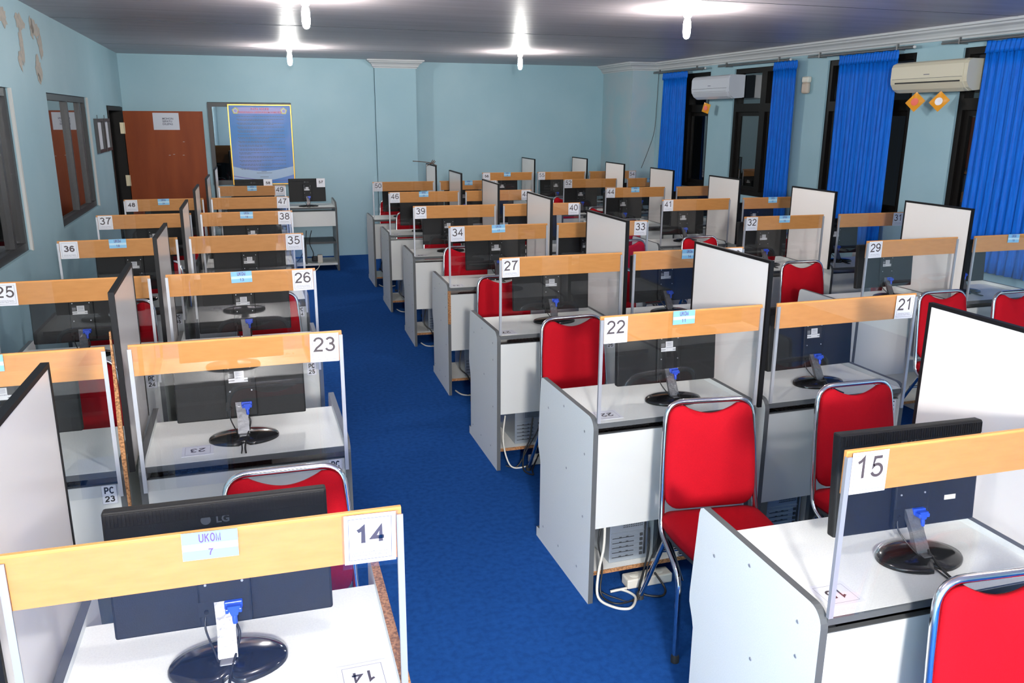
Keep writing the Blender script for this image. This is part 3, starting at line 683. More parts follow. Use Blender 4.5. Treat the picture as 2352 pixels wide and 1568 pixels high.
DESKS = [  # num, col, row, card side, blue card, tag
 (14, 'B', 1, 'R', 7, None), (13, 'A', 1, 'L', None, None), (15, 'C', 1, 'L', None, None), (16, 'D', 1, 'R', 8, None),
 (24, 'A', 2, 'L', 12, 23), (23, 'B', 2, 'R', None, 22), (22, 'C', 2, 'L', 11, None), (21, 'D', 2, 'R', None, 20),
 (25, 'A', 3, 'L', None, 24), (26, 'B', 3, 'R', 13, 25), (27, 'C', 3, 'L', None, 26), (28, 'D', 3, 'R', 14, None), (29, 'E', 3, 'L', None, None), (30, 'F', 3, 'R', 15, None),
 (36, 'A', 4, 'L', 18, 35), (35, 'B', 4, 'R', None, 34), (34, 'C', 4, 'L', 17, 33), (33, 'D', 4, 'R', None, 32), (32, 'E', 4, 'L', 16, None), (31, 'F', 4, 'R', None, None),
 (37, 'A', 5, 'L', None, None), (38, 'B', 5, 'R', 19, 37), (39, 'C', 5, 'L', None, None), (40, 'D', 5, 'R', 20, 39), (41, 'E', 5, 'L', None, None), (42, 'F', 5, 'R', 21, None),
 (48, 'A', 6, 'L', 24, None), (47, 'B', 6, 'R', None, None), (46, 'C', 6, 'L', 23, None), (45, 'D', 6, 'R', None, None), (44, 'E', 6, 'L', 22, None), (43, 'F', 6, 'R', None, None),
 (49, 'B', 7, 'R', 25, None), (50, 'C', 7, 'L', None, None), (51, 'D', 7, 'R', 26, None), (52, 'E', 7, 'L', None, None), (53, 'F', 7, 'R', 27, None)]
WHERE = {13: 'grey computer desk at the lower left edge, left of desk 14', 16: 'grey computer desk at the right edge, beyond the big white divider beside desk 15',
 24: 'grey computer desk left of desk 23, its number card out of frame', 28: 'grey computer desk between desk 27 and the aisle, blue card 14 on its rail',
 30: 'grey computer desk right of desk 29 below the widest blue curtain', 42: 'grey computer desk right of desk 41 with blue card 21 on its rail',
 43: 'grey computer desk right of desk 44, number hidden by the divider', 45: 'grey computer desk right of desk 46, its number card half hidden',
 51: 'grey computer desk right of desk 50, number hidden by a divider', 53: 'grey computer desk right of desk 52 by the corner pillar'}
DC = {23: (.165, .100, .02), 14: (-.075, .085, .03), 22: (.078, .078, -.02), 21: (-.07, .065, 0), 15: (.088, .080, 0), 27: (.058, .065, .05), 34: (.062, .065, 0), 39: (.065, .07, 0), 46: (.07, .07, 0), 48: (-.09, .07, 0)}
DP = {}
for num, c, r, s_, uk, tg in DESKS:
    x, y, w_, rot = place(c, r); DP[num] = (x, y, w_, rot, c, r)
    lab = WHERE.get(num, 'grey computer desk with white number card %d on its wooden rail' % num)
    desk(num, x, y, w_, rot, s_, uk, lab, tg, DC.get(num))
XG = {56: (2.696, .677, 'L', 28), 55: (3.438, .667, 'L', None), 54: (4.160, .680, 'R', None)}
for num, (x, w_, s_, uk) in XG.items():
    DP[num] = (x, 10.442, w_, 0, 'G', 8)
    desk(num, x, 10.442, w_, 0, s_, uk, 'grey computer desk with number card %d on its rail, in the last row' % num)

# ---------------------------------------------------------------- dividers between paired desks
def divider_mesh(y0, y1, z0, z1, chip=False):
    mb = MB(); mb.box(-.0065, .0065, y0, y1, z0, z1, 0)
    t_ = .0085; e = .007
    tb = MB()
    for (a, b_, c, d_) in ((y0 - e, y0 + .004, z0, z1 + e), (y1 - .004, y1 + e, z0, z1 + e), (y0 + .004, y1 - .004, z1 - .004, z1 + e)): tb.box(-t_, t_, a, b_, c, d_)
    return mb.mesh('board', 'divider_white'), tb.mesh('black_edging', 'divider_trim')
_bd, _tr = divider_mesh(.010, .548, .735, 1.310)
def divider(x, y, rot, lab, lean=0.0):
    ob = thing('divider_panel', lab, 'divider', (x, y, 0), rot, 'white dividers between paired desks')
    ob.rotation_euler = (0, 0, rot)
    b1 = link('board', _bd, ob); t1 = link('black_edging', _tr, ob)
    if lean:
        for o_ in (b1, t1): o_.rotation_euler = (0, lean, 0); o_.location = (-lean * .735, 0, 0)
    return ob
for r, (a, b_) in {1: (13, 14), 2: (24, 23), 3: (25, 26), 4: (36, 35), 5: (37, 38), 6: (48, 47)}.items():
    x, y, w_, rot, c, _ = DP[b_]
    lab = {1: 'white divider with black edging left of desk 14, at the lower left edge', 2: 'white divider with black edging and loose chipboard strip left of desk 23'}.get(r, 'white divider with black edging left of desk %d' % b_)
    ob = divider(x - .0275, y, rot + (.015 if r == 2 else 0), lab)
    if r == 2:
        link('chipboard_edge', MB().prism([(-.016, .60), (-.008, .60), (-.004, 1.0), (-.006, 1.2), (-.010, 1.2), (-.020, .85)][::-1], 1, -.008, .006).mesh('chipboard_edge', 'chipboard'), ob, (-.006, -.004, 0))
x, y, w_, rot, c, _ = DP[49]
ob = divider(x - .0275, y, rot, 'white divider with black edging left of desk 49, in front of the door edge')
for r, (a, b_) in {1: (15, 16), 2: (22, 21), 3: (27, 28), 4: (34, 33), 5: (39, 40), 6: (46, 45), 7: (50, 51)}.items():
    x, y, w_, rot, c, _ = DP[a]
    lab = 'big white divider with black edging right of desk 15, overexposed' if r == 1 else 'white divider with black edging right of desk %d' % a
    ob = divider(x + (w_ + .0285) * math.cos(rot), y + (w_ + .03) * math.sin(rot), rot, lab)
    if r == 7: tw = (ob.location.x, ob.location.y)
for r, (a, b_) in {3: (29, 30), 4: (32, 31), 5: (41, 42), 6: (44, 43), 7: (52, 53)}.items():
    x, y, w_, rot, c, _ = DP[a]
    divider(x + (w_ + .094) * math.cos(rot), y + (w_ + .094) * math.sin(rot), rot, 'white divider with black edging right of desk %d' % a)
divider(3.405, 10.442, 0, 'white divider with black edging between desks 56 and 55'); divider(4.133, 10.442, 0, 'white divider with black edging between desks 55 and 54')
# dry twisted wire on the divider by desk 50
tb = MB(); tx, ty = tw
tb.tube(smooth_path([(tx - .17, ty + .50, 1.345), (tx - .08, ty + .42, 1.34), (tx - .01, ty + .30, 1.335), (tx, ty + .12, 1.325), (tx + .01, ty + .02, 1.32)], 6), .005, 6)
for k in range(4):
    yy = ty + .30 - .05 * k; tb.tube([(tx - .05, yy - .02, 1.30 + .01 * k), (tx, yy, 1.332), (tx + .03, yy + .03, 1.365 - .01 * (k % 2))], .004, 5)
tag(link('twisted_wire', tb.mesh('twisted_wire', 'twig')), 'dark twisted wire tied on top of the divider by desk 50', 'wire')

# ---------------------------------------------------------------- monitors
def oval_base():
    mb = MB(); n = 40; rings = [(1.0, 0), (1.0, .006), (.97, .011), (.80, .0155), (.45, .020), (.15, .022)]
    vs = []
    for s_, z in rings:
        for k in range(n):
            a = 2 * math.pi * k / n - math.pi / 2
            rx, ry = .1175 * s_, .078 * s_
            da = abs((a + math.pi / 2 + math.pi) % (2 * math.pi) - math.pi)
            notch = 1.0 - (.34 * max(0, 1 - da / .17) if s_ > .7 else 0)
            vs.append((rx * math.cos(a) + (0.012 if False else 0), ry * math.sin(a) * notch, z))
    fs = [(i * n + k, i * n + (k + 1) % n, (i + 1) * n + (k + 1) % n, (i + 1) * n + k) for i in range(len(rings) - 1) for k in range(n)]
    mb.add(vs, fs, 0, True); mb.add(vs[-n:], [list(range(n))], 0, True); mb.add(vs[:n], [list(range(n))[::-1]]); return mb.mesh('stand_base', 'monitor_gloss')
PY = .085      # panel centre behind base centre
def T_tilt(): return Matrix.Translation((0, PY, .19)) @ Matrix.Rotation(math.radians(-4), 4, 'X') @ Matrix.Translation((0, 0, -.19))
def shell():
    mb = MB(); T = T_tilt(); mb.box(-.2175, .2175, -.016, .012, .052, .328, 0, T, .005)
    # raised ribbed rim on top of the back
    mb.box(-.214, .214, -.019, -.0155, .294, .324, 0, T, .0015)
    for k in range(60):
        x = -.21 + .42 * k / 59; mb.box(x - .0012, x + .0012, -.0203, -.0188, .296, .322, 0, T)
    return mb.mesh('screen_housing', 'monitor_black')
def screen(): return MB().box(-.205, .205, .0122, .0132, .068, .318, 0, T_tilt()).mesh('display', 'monitor_screen')
def hump():
    mb = MB(); T = T_tilt(); mb.box(-.052, .052, -.034, -.015, .062, .262, 0, T, .004); mb.box(-.055, .048, -.0345, -.033, .085, .118, 0, T, .0005)
    return mb.mesh('rear_cover', 'monitor_black')
def screws():
    mb = MB(); T = T_tilt()
    for x in (-.036, .036):
        for z in (.155, .238): mb.lathe([(.0026, -.001), (.0026, .001)], 8, (0, 0, 0), 0, T @ Matrix.Translation((x, -.0348, z)) @ Matrix.Rotation(math.pi / 2, 4, 'X'))
    return mb.mesh('screw', 'aluminium')
def sticker():
    mb = MB(); T = T_tilt(); y = -.0352
    def q(x0, x1, z0, z1, mi, dy=0): mb.add([(x0, y - dy, z0), (x1, y - dy, z0), (x1, y - dy, z1), (x0, y - dy, z1)], [(0, 1, 2, 3)], mi, False, T)
    q(-.040, .036, .182, .229, 2); q(-.018, .014, .190, .226, 0, .0002); q(-.038, .026, .194, .201, 0, .0003); q(-.038, .026, .186, .192, 0, .0003)
    for k in range(9): q(-.014 + k * .003, -.0128 + k * .003, .1995, .204, 1, .0005)
    for k in range(4): q(-.014, .010, .209 + k * .004, .2102 + k * .004, 1, .0005)
    for k in range(3): q(-.038, -.022, .206 + k * .005, .2072 + k * .005, 0, .0004)
    return mb.mesh('rating_sticker', ['sticker', 'ink_grey', 'black_ink'])
def plug():
    mb = MB(); T = T_tilt()
    mb.box(-.002, .034, -.046, -.034, .100, .116, 0, T, .002); mb.box(.000, .007, -.062, -.044, .098, .108, 0, T, .002); mb.box(.026, .033, -.062, -.044, .098, .108, 0, T, .002)
    mb.prism([(.004, .112), (.030, .112), (.024, .092), (.011, .092)], 1, -.060, -.045, 0, None, T); mb.tube([(.0175, -.053, .094), (.0175, -.056, .084), (.0175, -.055, .074)], .0055, 8, 0, T); return mb.mesh('video_plug', 'plug_blue')
def neck():
    mb = MB(); a = Vector((0, -.012, .012)); b2 = Vector((0, PY - .036, .115)); wd, th = .022, .007
    for s_ in (0,):
        d_ = (b2 - a).normalized(); nrm = Vector((1, 0, 0)).cross(d_)
        vs = []
        for p, ww in ((a, wd * .9), (a.lerp(b2, .5), wd * .82), (b2, wd)):
            for sx_, sn in ((-1, -1), (1, -1), (1, 1), (-1, 1)): vs.append(p + Vector((sx_ * ww, 0, 0)) + nrm * th * sn)
        fs = [(i * 4 + k, i * 4 + (k + 1) % 4, (i + 1) * 4 + (k + 1) % 4, (i + 1) * 4 + k) for i in range(2) for k in range(4)] + [(3, 2, 1, 0), (8, 9, 10, 11)]
        mb.add(vs, fs)
    mb.box(-.016, .016, -.035, .0, .014, .022, 0, None, .003)
    return mb
def cables():
    mb = MB()
    mb.tube(smooth_path([(.0185, PY - .055, .072), (.024, PY - .06, .05), (.018, .0, .03), (.008, -.045, .016), (.002, -.10, .006), (.004, -.150, .004)], 6), .0030, 7)
    mb.tube(smooth_path([(-.038, PY - .036, .098), (-.042, PY - .05, .065), (-.025, .0, .03), (-.012, -.045, .012), (-.008, -.10, .005), (-.010, -.150, .004)], 6), .0022, 7)
    return mb.mesh('signal_cable', 'cable_black')
def jackm(): return MB().tube([(-.038, PY - .034, .1), (-.038, PY - .044, .098)], .005, 8).mesh('power_jack', 'cable_black')
def logo_mesh():
    mb = MB(); T = T_tilt(); y = -.0165
    n = 18; mb.add([(-.025 + .010 * math.cos(2 * math.pi * k / n), y, .288 + .010 * math.sin(2 * math.pi * k / n)) for k in range(n)], [list(range(n))], 0, False, T)
    me = text_mesh('LG', .022, 'edge', .0006); mb.add([v.co + Vector((.008, y, .288)) for v in me.vertices], [list(p.vertices) for p in me.polygons], 0, False, T)
    return mb.mesh('emblem', 'edge')
def monitor(cx, cy, rz, z, lab, neckmat='clear_tape', number=None, sticker2=False, cable=True):
    ob = thing('computer_monitor', lab, 'monitor', (cx, cy, z + .0003), rz, 'black monitors seen from behind')
    h = link('screen_housing', cached('shell', shell), ob)
    if number is None: link('display', cached('screen', screen), h)
    else: link('display', cached('screen', screen), h)
    hp = link('rear_cover', cached('hump', hump), ob); link('screw', cached('mscrews', screws), hp); link('rating_sticker', cached('stk', sticker), hp); link('power_jack', cached('jack', jackm), hp)
    link('stand_base', cached('base', oval_base), ob); link('stand_neck', cached(('neck', neckmat), lambda: neck().mesh('stand_neck', neckmat)), ob)
    link('video_plug', cached('plug', plug), ob)
    if cable: link('signal_cable', cached('cables', cables), ob)
    if number or cx < 0 or True: link('emblem', cached('emblem', logo_mesh), h)
    if number:
        T = T_tilt(); c = link('number_card', cached('ncard', lambda: (lambda mb: mb.mesh('number_card', 'card'))(MB().box(.115, .2155, -.0225, -.0208, .222, .327, 0, T))), h)
        l_ = link('lettering', text_mesh(str(number), .040, 'ink', .0011, xs=1.15), c, T @ Vector((.166, -.0233, .283))); l_.rotation_euler = (math.radians(-4), 0, 0)
    if sticker2:
        T = T_tilt(); link('torn_sticker', MB().box(.115, .150, -.0178, -.0165, .118, .131, 0, T).mesh('torn_sticker', 'cable_white'), h)
    return ob
# offsets: monitor base centre relative to desk origin (x, y), extra yaw
MOFF = {14: (.315, .205, .0), 15: (.402, .165, -.02), 23: (.315, .175, .0), 22: (.405, .160, -.03), 21: (.365, .165, .03), 27: (.385, .225, -.06), 28: (.370, .255, .03), 26: (.320, .240, .02), 25: (.285, .240, .01), 29: (.435, .240, .02),
        34: (.405, .255, .02), 24: (.27, .2, 0), 30: (.235, .24, .0), 31: (.235, .26, .0), 16: (.34, .2, 0)}
for num in DP:
    x, y, w_, rot, c, r = DP[num]
    ox, oy, yw = MOFF.get(num, (w_ * .53 + random.uniform(-.02, .02), .235, random.uniform(-.05, .05)))
    if num == 13: continue
    px, py = x + ox * math.cos(rot) - oy * math.sin(rot), y + ox * math.sin(rot) + oy * math.cos(rot)
    lab = {14: 'black monitor on desk 14 at the lower left, silver tape on its stand', 23: 'black monitor on desk 23 with silver taped stand', 15: 'black monitor on desk 15 with a torn white sticker on its back',
           24: 'black monitor behind the clear screen left of desk 23', 16: 'black monitor on the desk beyond the overexposed divider',
           28: 'black monitor on the desk with blue card 14', 30: 'black monitor under the widest curtain, right of desk 29', 42: 'black monitor on the desk with blue card 21',
           43: 'black monitor right of desk 44 behind the divider', 45: 'black monitor on the desk right of desk 46', 51: 'black monitor on the desk right of desk 50', 53: 'black monitor on the desk right of desk 52'}.get(num, 'black monitor standing on desk %d, back to the camera' % num)
    monitor(px, py, rot + yw, .7458, lab, 'silver_tape' if num in (14, 23, 26) else 'clear_tape', None, num == 15, True)

# keyboards seen in the slit above the modesty panels
def kb_mesh():
    mb = MB(); mb.box(-.20, .20, 0, .13, 0, .016, 0, None, .004)
    for j in range(5):
        for i in range(20): mb.box(-.19 + i * .0191, -.19 + i * .0191 + .0155, .012 + j * .0222, .03 + j * .0222, .016, .0205, 0)
    return mb.mesh('keyboard', 'case_black')
for num in (15, 22, 23, 27, 34, 21, 39, 24):
    x, y, w_, rot, c, r = DP[num]; off = {23: .20, 22: .22, 27: .3}.get(num, .3)
    ob = link('keyboard', cached('kb', kb_mesh), None, (x + off, y + .06 + (.02 if num == 23 else 0), .6553), (0, 0, rot))
    tag(ob, 'black keyboard on the tray under the tabletop of desk %s' % (num if num != 24 else 'left of desk 23'), 'keyboard', 'keyboards on the pull-out trays')

# ---------------------------------------------------------------- computers in the open bays
def tower_parts():
    a = MB().box(-.085, .085, 0, .33, 0, .36, 0, None, .003).mesh('case', 'steel_case')
    b_ = MB(); y = -.001
    def q(x0, x1, z0, z1, mi, dy=0): b_.box(x0, x1, y - dy, 0.001, z0, z1, mi)
    q(-.08, -.035, .135, .345, 0); q(-.03, .06, .145, .26, 1, .001)
    for i in range(11):
        for j in range(13): q(-.027 + i * .0079, -.0225 + i * .0079, .150 + j * .0083, .1545 + j * .0083, 2, .002)
    q(-.08, .065, .128, .132, 0, .003); q(.066, .074, .02, .34, 2, .002)
    for k in range(5):
        z = .02 + k * .021; q(-.078, .045, z, z + .013, 0, .003); q(-.075, .02, z + .003, z + .006, 2, .004); q(.048, .06, z, z + .012, 2, .003); q(-.045, -.035, z + .004, z + .009, 2, .005); q(-.015, -.005, z + .004, z + .009, 2, .005)
    return a, b_.mesh('rear_plate', ['steel_case', 'steel_case', 'steel_dark'])
_tw = tower_parts()
def ups_parts():
    a = MB().box(-.10, .10, 0, .30, 0, .21, 0, None, .004).mesh('casing', 'case_black')
    b_ = MB(); b_.box(-.075, -.02, -.002, .001, .15, .185, 0); b_.box(.03, .05, -.001, .001, .13, .134, 0); return a, b_.mesh('label_plate', 'sticker')
_up = ups_parts()
for num in (22, 27, 34, 39, 46, 50, 21):
    x, y, w_, rot, c, r = DP[num]
    tx = w_ * .47 - .11 if num == 21 or True else 0
    def P(lx, ly): return (x + lx * math.cos(rot) - ly * math.sin(rot), y + lx * math.sin(rot) + ly * math.cos(rot))
    px, py = P(tx, .10)
    ob = thing('computer_tower', 'silver computer tower, rear side out, in the bay of desk %d' % num, 'computer', (px, py, .0985), rot, 'computer towers in the desk bays')
    link('case', _tw[0], ob); link('rear_plate', _tw[1], ob)
    px, py = P(w_ * .47 + .125, .12)
    ob = thing('power_unit', 'black power unit with green sticker in the bay of desk %d' % num, 'power unit', (px, py, .0985), rot, 'black power units in the desk bays')
    link('casing', _up[0], ob); link('label_plate', _up[1], ob)
    link('green_sticker', cached('gs', lambda: MB().lathe([(.009, -.001), (.009, .001)], 12, (0, 0, 0), 0, Matrix.Translation((.045, -.001, .192)) @ Matrix.Rotation(math.pi / 2, 4, 'X')).mesh('green_sticker', 'green_led')), ob)
    link('knob', cached('kn', lambda: MB().lathe([(.013, 0), (.013, .008), (.008, .012)], 14, (0, 0, 0), 0, Matrix.Translation((-.045, 0, .065)) @ Matrix.Rotation(math.pi / 2, 4, 'X')).mesh('knob', 'aluminium')), ob)
# power strips on the carpet and cables
def strip_mesh():
    return MB().box(-.10, .10, -.03, .03, 0, .042, 0, None, .006).mesh('housing', 'socket_white')
_holes = MB()
for k in range(3):
    _holes.lathe([(.019, .0425), (.017, .0435), (.0, .0435)], 14, (-.06 + k * .055, 0, 0))
_hm = _holes.mesh('socket_outlet', 'lamp_base')
def pstrip(x, y, rz, lab, plugged=True):
    ob = thing('power_strip', lab, 'power strip', (x, y, .0005), rz, 'white power strips on the carpet')
    link('housing', cached('ps', strip_mesh), ob); link('socket_outlet', _hm, ob)
    return ob
pstrip(1.395, 2.735, .02, 'white power strip on the carpet under desk 22'); pstrip(1.40, 4.02, .04, 'white power strip on the carpet under desk 27')
def cable(pts, r_, m_, lab, grp='cables around the aisle desks'):
    tag(link('power_cable', MB().tube(smooth_path(pts, 7), r_, 7).mesh('power_cable', m_)), lab, 'cable', grp)
cable([(1.20, 2.735, .30), (1.19, 2.715, .20), (1.165, 2.70, .10), (1.15, 2.66, .02), (1.19, 2.60, .006), (1.25, 2.575, .006), (1.30, 2.64, .007), (1.27, 2.70, .008), (1.22, 2.70, .008), (1.29, 2.70, .012)], .0055, 'cable_white', 'white cable curling on the carpet below desk 22')
cable([(1.19, 2.74, .31), (1.17, 2.722, .22), (1.185, 2.71, .12), (1.17, 2.68, .02), (1.21, 2.62, .005), (1.30, 2.63, .006), (1.36, 2.69, .010)], .0035, 'cable_black', 'black cable drooping from the tower of desk 22')
cable([(1.40, 2.75, .24), (1.385, 2.715, .16), (1.355, 2.69, .08), (1.33, 2.66, .012), (1.40, 2.62, .005), (1.44, 2.66, .008), (1.42, 2.72, .05)], .0045, 'cable_black', 'black cable hanging in front of the power unit of desk 22')
cable([(1.44, 2.75, .29), (1.42, 2.72, .18), (1.38, 2.70, .10), (1.30, 2.62, .005), (1.22, 2.66, .005), (1.17, 2.70, .02)], .003, 'cable_black', 'thin black cable looping toward the side panel of desk 22')
cable([(1.17, 4.05, .28), (1.15, 4.02, .16), (1.165, 3.99, .05), (1.20, 3.97, .006), (1.29, 3.98, .006), (1.33, 4.01, .01)], .0045, 'cable_white', 'white cable on the carpet below desk 27')
cable([(1.33, 4.06, .25), (1.30, 4.02, .14), (1.26, 3.99, .08), (1.24, 3.93, .006), (1.27, 3.86, .005), (1.29, 3.93, .006), (1.35, 4.01, .05)], .0045, 'cable_black', 'black cable loop hanging out of desk 27')
cable([(1.38, 4.06, .28), (1.35, 4.02, .20), (1.29, 4.01, .10), (1.22, 3.98, .01), (1.16, 4.00, .01)], .0035, 'cable_black', 'thin black cable beside the tower of desk 27')
for num, y in ((34, 5.261), (39, 6.56), (46, 7.864), (50, 9.151)):
    x = 1.13
    cable([(x + .10, y + .09, .29), (x + .08, y + .05, .18), (x + .13, y + .03, .12), (x + .16, y - .01, .03), (x + .11, y - .04, .006), (x + .06, y + .03, .006)], .005, 'cable_black', 'black cable drooping from the open bay of desk %d' % num)
    cable([(x + .05, y + .06, .012), (x + .08, y - .02, .006), (x + .15, y - .05, .006), (x + .22, y - .01, .006)], .005, 'cable_white', 'short white cable lying on the carpet at desk %d' % num)

# ---------------------------------------------------------------- chairs
def cushion(outline, T, thick, bulge, rings=5, m_='red_fabric', name='seat'):
    mb = MB(); n = len(outline); cx = sum(p[0] for p in outline) / n; cy = sum(p[1] for p in outline) / n
    def ring(s_, h): return [(cx + (p[0] - cx) * s_, cy + (p[1] - cy) * s_, h) for p in outline]
    prof = [(.965, -thick / 2), (1.0, -thick / 4), (1.0, thick / 6), (.975, thick * .42)] + [(1 - .22 * k, thick / 2 + bulge * (1 - (1 - .22 * k) ** 2)) for k in range(1, rings)]
    vs = []; fs = []
    for s_, h in prof: vs += ring(s_, h)
    for i in range(len(prof) - 1):
        for k in range(n): fs.append((i * n + k, i * n + (k + 1) % n, (i + 1) * n + (k + 1) % n, (i + 1) * n + k))
    fs.append(list(range(n))[::-1]); last = (len(prof) - 1) * n; vs.append((cx, cy, prof[-1][1] + .001)); q = len(vs) - 1
    for k in range(n): fs.append((last + k, last + (k + 1) % n, q))
    mb.add(vs, fs, 0, True, T); return mb.mesh(name, m_)
def rr_outline(w0, w1, y0, y1, r0, r1, dip=0.0, n=6):
    """rounded trapezoid, w0 at y0, w1 at y1, optional scooped dip at the y1 edge"""
    P = []
    def arc(cx, cy, r, a0, a1):
        for k in range(n + 1):
            a = a0 + (a1 - a0) * k / n; P.append((cx + r * math.cos(a), cy + r * math.sin(a)))
    arc(w0 - r0, y0 + r0, r0, -math.pi / 2, 0)
    for k in range(1, 8): t = k / 8; P.append((w0 + (w1 - w0) * t + .006 * math.sin(math.pi * t), y0 + r0 + (y1 - r1 - y0 - r0) * t))
    arc(w1 - r1, y1 - r1, r1, 0, math.pi / 2)
    if dip:
        for k in range(0, 17):
            t = k / 16; x = (w1 - r1 - .012) * (1 - 2 * t); e = min(1, abs(1 - 2 * t)); P.append((x, y1 - dip * (math.cos(e * math.pi / 2) ** .9)))
    arc(-w1 + r1, y1 - r1, r1, math.pi / 2, math.pi)
    for k in range(1, 8): t = 1 - k / 8; P.append((-(w0 + (w1 - w0) * t + .006 * math.sin(math.pi * t)), y0 + r0 + (y1 - r1 - y0 - r0) * t))
    arc(-w0 + r0, y0 + r0, r0, math.pi, 1.5 * math.pi)
    out = []
    for p in P:
        if not out or (abs(p[0] - out[-1][0]) + abs(p[1] - out[-1][1])) > 1e-4: out.append(p)
    return out
BR, TB = (0, .065, .455), .045         # back: bottom (y,z) and lean
lean = math.atan2(.055, .41)
# back plane: local (x, s, n): s up along the back, n toward the sitter (-y)
def T_back():
    o_ = Vector((0, .062, .455)); up = Vector((0, math.sin(lean), math.cos(lean))); nn = Vector((0, -math.cos(lean), math.sin(lean))); xx = Vector((-1, 0, 0))
    xx = up.cross(nn)
    return Matrix(((xx.x, up.x, nn.x, o_.x), (xx.y, up.y, nn.y, o_.y), (xx.z, up.z, nn.z, o_.z), (0, 0, 0, 1)))
def chair_meshes():
    d = {}
    TBk = T_back()
    bo = rr_outline(.171, .158, .024, .400, .055, .045, .032)
    d['backrest'] = cushion(bo, TBk @ Matrix.Translation((0, 0, .006)), .026, .014, 5, 'red_fabric', 'backrest')
    so = rr_outline(.172, .186, -.245, .085, .07, .05)
    so = [(p[0], p[1]) for p in so]
    d['seat'] = cushion(so, Matrix.Translation((0, 0, .440)), .050, .020, 5, 'red_fabric', 'seat')
    sh = MB(); sh.prism(rr_outline(.160, .145, .035, .36, .05, .04), 2, -.014, -.007, 0, None, TBk); d['back_shell'] = sh.mesh('back_shell', 'back_shell')
    # frame: back hoop continuing down to both front feet
    fr = MB(); hoop = []
    def bp(x, s_): return TBk @ Vector((x, s_, -.004))
    for sx in (-1,):
        hoop = [Vector((-.185, -.145, .012)), Vector((-.185, -.140, .330)), Vector((-.186, .045, .405)), bp(-.178, .03), bp(-.170, .25), bp(-.160, .412), bp(.160, .412), bp(.170, .25), bp(.178, .03), Vector((.186, .045, .405)), Vector((.185, -.140, .330)), Vector((.185, -.145, .012))]
    fr.tube(round_path(hoop, .065, 7), .0105, 12); d['frame'] = fr.mesh('chrome_frame', 'chrome')
    rl = MB(); rl.tube(round_path([(0, -.125, .300), (0, -.02, .372), (-.00, .025, .388), (-.0, .255, .012)], .03, 5), .0095, 10); d['rear_leg'] = rl.mesh('leg', 'chrome')
    cb = MB(); cb.tube([(-.178, -.10, .392), (.178, -.10, .392)], .008, 8); cb.tube([(-.17, .09, .30), (.17, .09, .30)], .008, 8); d['cross_bar'] = cb.mesh('cross_bar', 'chrome')
    ft = MB().lathe([(.0145, 0), (.0145, .022), (.012, .028)], 12); d['foot'] = ft.mesh('foot_cap', 'foot_rubber')
    sp = MB(); sp.prism(rr_outline(.165, .178, -.235, .078, .06, .045), 2, .400, .415); d['pan'] = sp.mesh('seat_pan', 'back_shell')
    return d
CM = chair_meshes()
def chair(x, y, rz, lab):
    ob = thing('stacking_chair', lab, 'chair', (x, y, 0), rz, 'red padded chrome chairs at the desks')
    link('seat', CM['seat'], ob); link('seat_pan', CM['pan'], ob); link('backrest', CM['backrest'], ob); link('back_shell', CM['back_shell'], ob)
    f_ = link('chrome_frame', CM['frame'], ob); link('cross_bar', CM['cross_bar'], ob)
    for sx in (-1, 1):
        l_ = link('rear_leg', CM['rear_leg'], ob, (sx * .172, 0, 0)); link('foot_cap', CM['foot'], l_, (0, .255, 0)); link('foot_cap', CM['foot'], f_, (sx * .185, -.145, 0))
    return ob
CH = {14: (.005, 2.15, .0), 15: (1.465, 2.365, -.10), 16: (2.11, 2.39, .0), 22: (1.455, 3.69, .06), 23: (-.08, 3.50, 0), 24: (-.79, 3.48, 0), 26: (-.02, 4.68, 0), 25: (-.78, 4.68, 0), 27: (1.42, 4.86, 0), 28: (2.16, 4.86, 0),
      29: (3.61, 4.85, 0), 32: (3.53, 6.17, 0), 34: (1.47, 6.12, 0), 39: (1.545, 7.34, 0), 46: (1.49, 8.60, 0), 33: (2.85, 6.12, .1), 30: (4.40, 4.90, 0),
      35: (-.08, 5.97, 0), 36: (-.74, 5.97, 0), 37: (-.72, 7.22, 0), 48: (-.72, 8.45, 0), 38: (-.1, 7.22, 0), 40: (2.25, 7.34, 0), 41: (3.40, 7.45, 0), 45: (2.75, 8.62, 0), 44: (3.65, 8.62, 0), 31: (4.35, 6.16, 0), 50: (1.5, 9.95, 0), 51: (2.05, 10.75, 0), 56: (3.10, 11.22, 0), 52: (3.7, 9.95, 0)}
CL = {24: 'red padded chair at the desk left of desk 23', 28: 'red padded chair at the desk with blue card 14', 45: 'red padded chair at the desk right of desk 46', 51: 'red padded chair standing alone by the back wall pillar',
      30: 'red padded chair at the desk right of desk 29', 14: 'red padded chrome chair behind desk 14, against desk 23', 15: 'red padded chrome chair at desk 15 in front of desk 22', 22: 'red padded chrome chair at desk 22 in front of desk 27', 16: 'red padded chrome chair in front of desk 21'}
for num, (x, y, rz) in CH.items(): chair(x, y, rz, CL.get(num, 'red padded chrome chair on the far side of desk %d' % num))
chair(1.50, 1.14, -.08, 'red padded chrome chair cut off at the bottom right corner, before desk 15')
chair(3.774, 3.73, 0, 'red padded chrome chair between desk 21 and desk 29'); chair(4.20, 3.62, .05, 'red padded chrome chair at the right edge below the widest curtain')

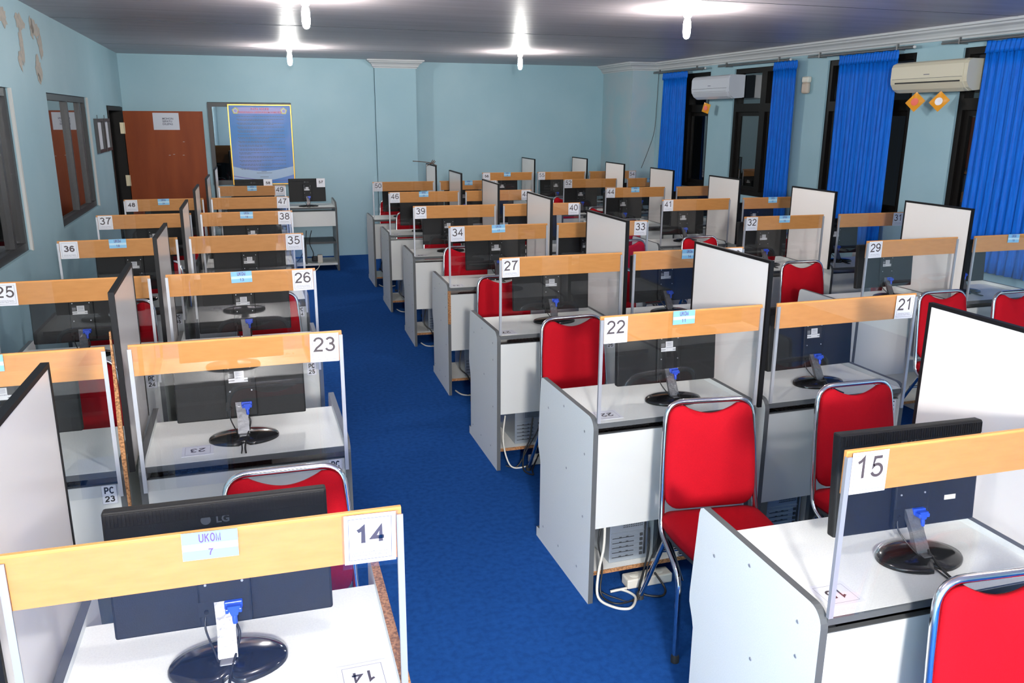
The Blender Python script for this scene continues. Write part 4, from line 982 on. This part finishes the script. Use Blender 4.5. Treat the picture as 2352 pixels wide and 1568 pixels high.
# ---------------------------------------------------------------- open tables by the back wall with monitors 57 and 58
def open_table(x0, num, lab):
    d = thing('open_desk', lab, 'desk', (x0, 10.30, 0), 0, 'open desks by the back wall'); w_ = .64
    prof = [(.55, 0), (.55, .83), (.52, .845), (.08, .83), (0, .77), (0, 0)]
    for xx in (0, w_): link('side_panel', cached('oside', lambda: MB().prism(prof, 0, -.011, .011, 0, 1).mesh('side_panel', ['laminate_side', 'edge'])), d, (xx, 0, 0))
    link('tabletop', cached('otop', lambda: MB().box(.0115, w_ - .0115, .02, .52, .755, .775, 1).box(.012, w_ - .012, .022, .518, .775, .7758, 0).mesh('tabletop', ['laminate', 'edge'])), d)
    link('back_panel', cached('oback', lambda: MB().box(.0115, w_ - .0115, .035, .05, .545, .725).mesh('back_panel', 'laminate')), d)
    link('keyboard_tray', cached('otray', lambda: MB().box(.02, w_ - .02, .10, .48, .685, .70).mesh('keyboard_tray', 'laminate_side')), d)
    link('shelf', cached('oshelf', lambda: MB().box(w_ * .42, w_ - .0115, .04, .5, .33, .352, 0).mesh('shelf', 'edge')), d); link('upright', cached('oup', lambda: MB().box(w_ * .42 - .018, w_ * .42, .04, .5, .088, .352).mesh('upright', 'edge')), d)
    link('bottom_shelf', cached('obot', lambda: MB().box(.0115, w_ - .0115, .04, .5, .066, .088).mesh('bottom_shelf', 'laminate_side')), d)
    return d
open_table(.195, 57, 'open shelved desk under the monitor with card 57'); open_table(-.475, 58, 'open shelved desk under the monitor with card 58')
monitor(.52, 10.45, .02, .7758, 'black monitor with number card 57, before the blue back wall', 'clear_tape', 57)
monitor(-.10, 10.45, .02, .7758, 'black monitor with number card 58, in front of the rules poster', 'clear_tape', 58)
ob = thing('wall_socket', 'white wall plug adapter with black plug hanging behind the open desk 57', 'socket', (.62, 10.38, .0885)); link('housing', MB().box(-.03, .03, 0, .05, 0, .10, bev=.006).mesh('housing', 'socket_white'), ob); link('plug', MB().box(-.10, -.03, .0, .04, .02, .085, bev=.01).mesh('plug', 'case_black'), ob)
for pts, m_, lab in (([(.53, 10.32, .50), (.50, 10.33, .35), (.54, 10.34, .22), (.53, 10.36, .14), (.59, 10.37, .12)], 'cable_black', 'black cable hanging inside open desk 57'), ([(.62, 10.36, .10), (.58, 10.28, .04), (.50, 10.22, .006), (.38, 10.20, .006)], 'cable_white', 'white cable running to the carpet from open desk 57'), ([(.47, 10.32, .50), (.44, 10.33, .30), (.36, 10.33, .14), (.25, 10.33, .095)], 'cable_black', 'thin black cable slanting left inside open desk 57')):
    tag(link('power_cable', MB().tube(smooth_path(pts, 7), .005, 6).mesh('power_cable', m_)), lab, 'cable', 'cables at the open desk')
# ceiling above the corridor so the doorway is not open to the sky
struct(link('ceiling_corridor', MB().box(-2.9, -1.9, 8.5, 13.4, ZC, ZC + .1).mesh('ceiling_corridor', 'ceiling')))
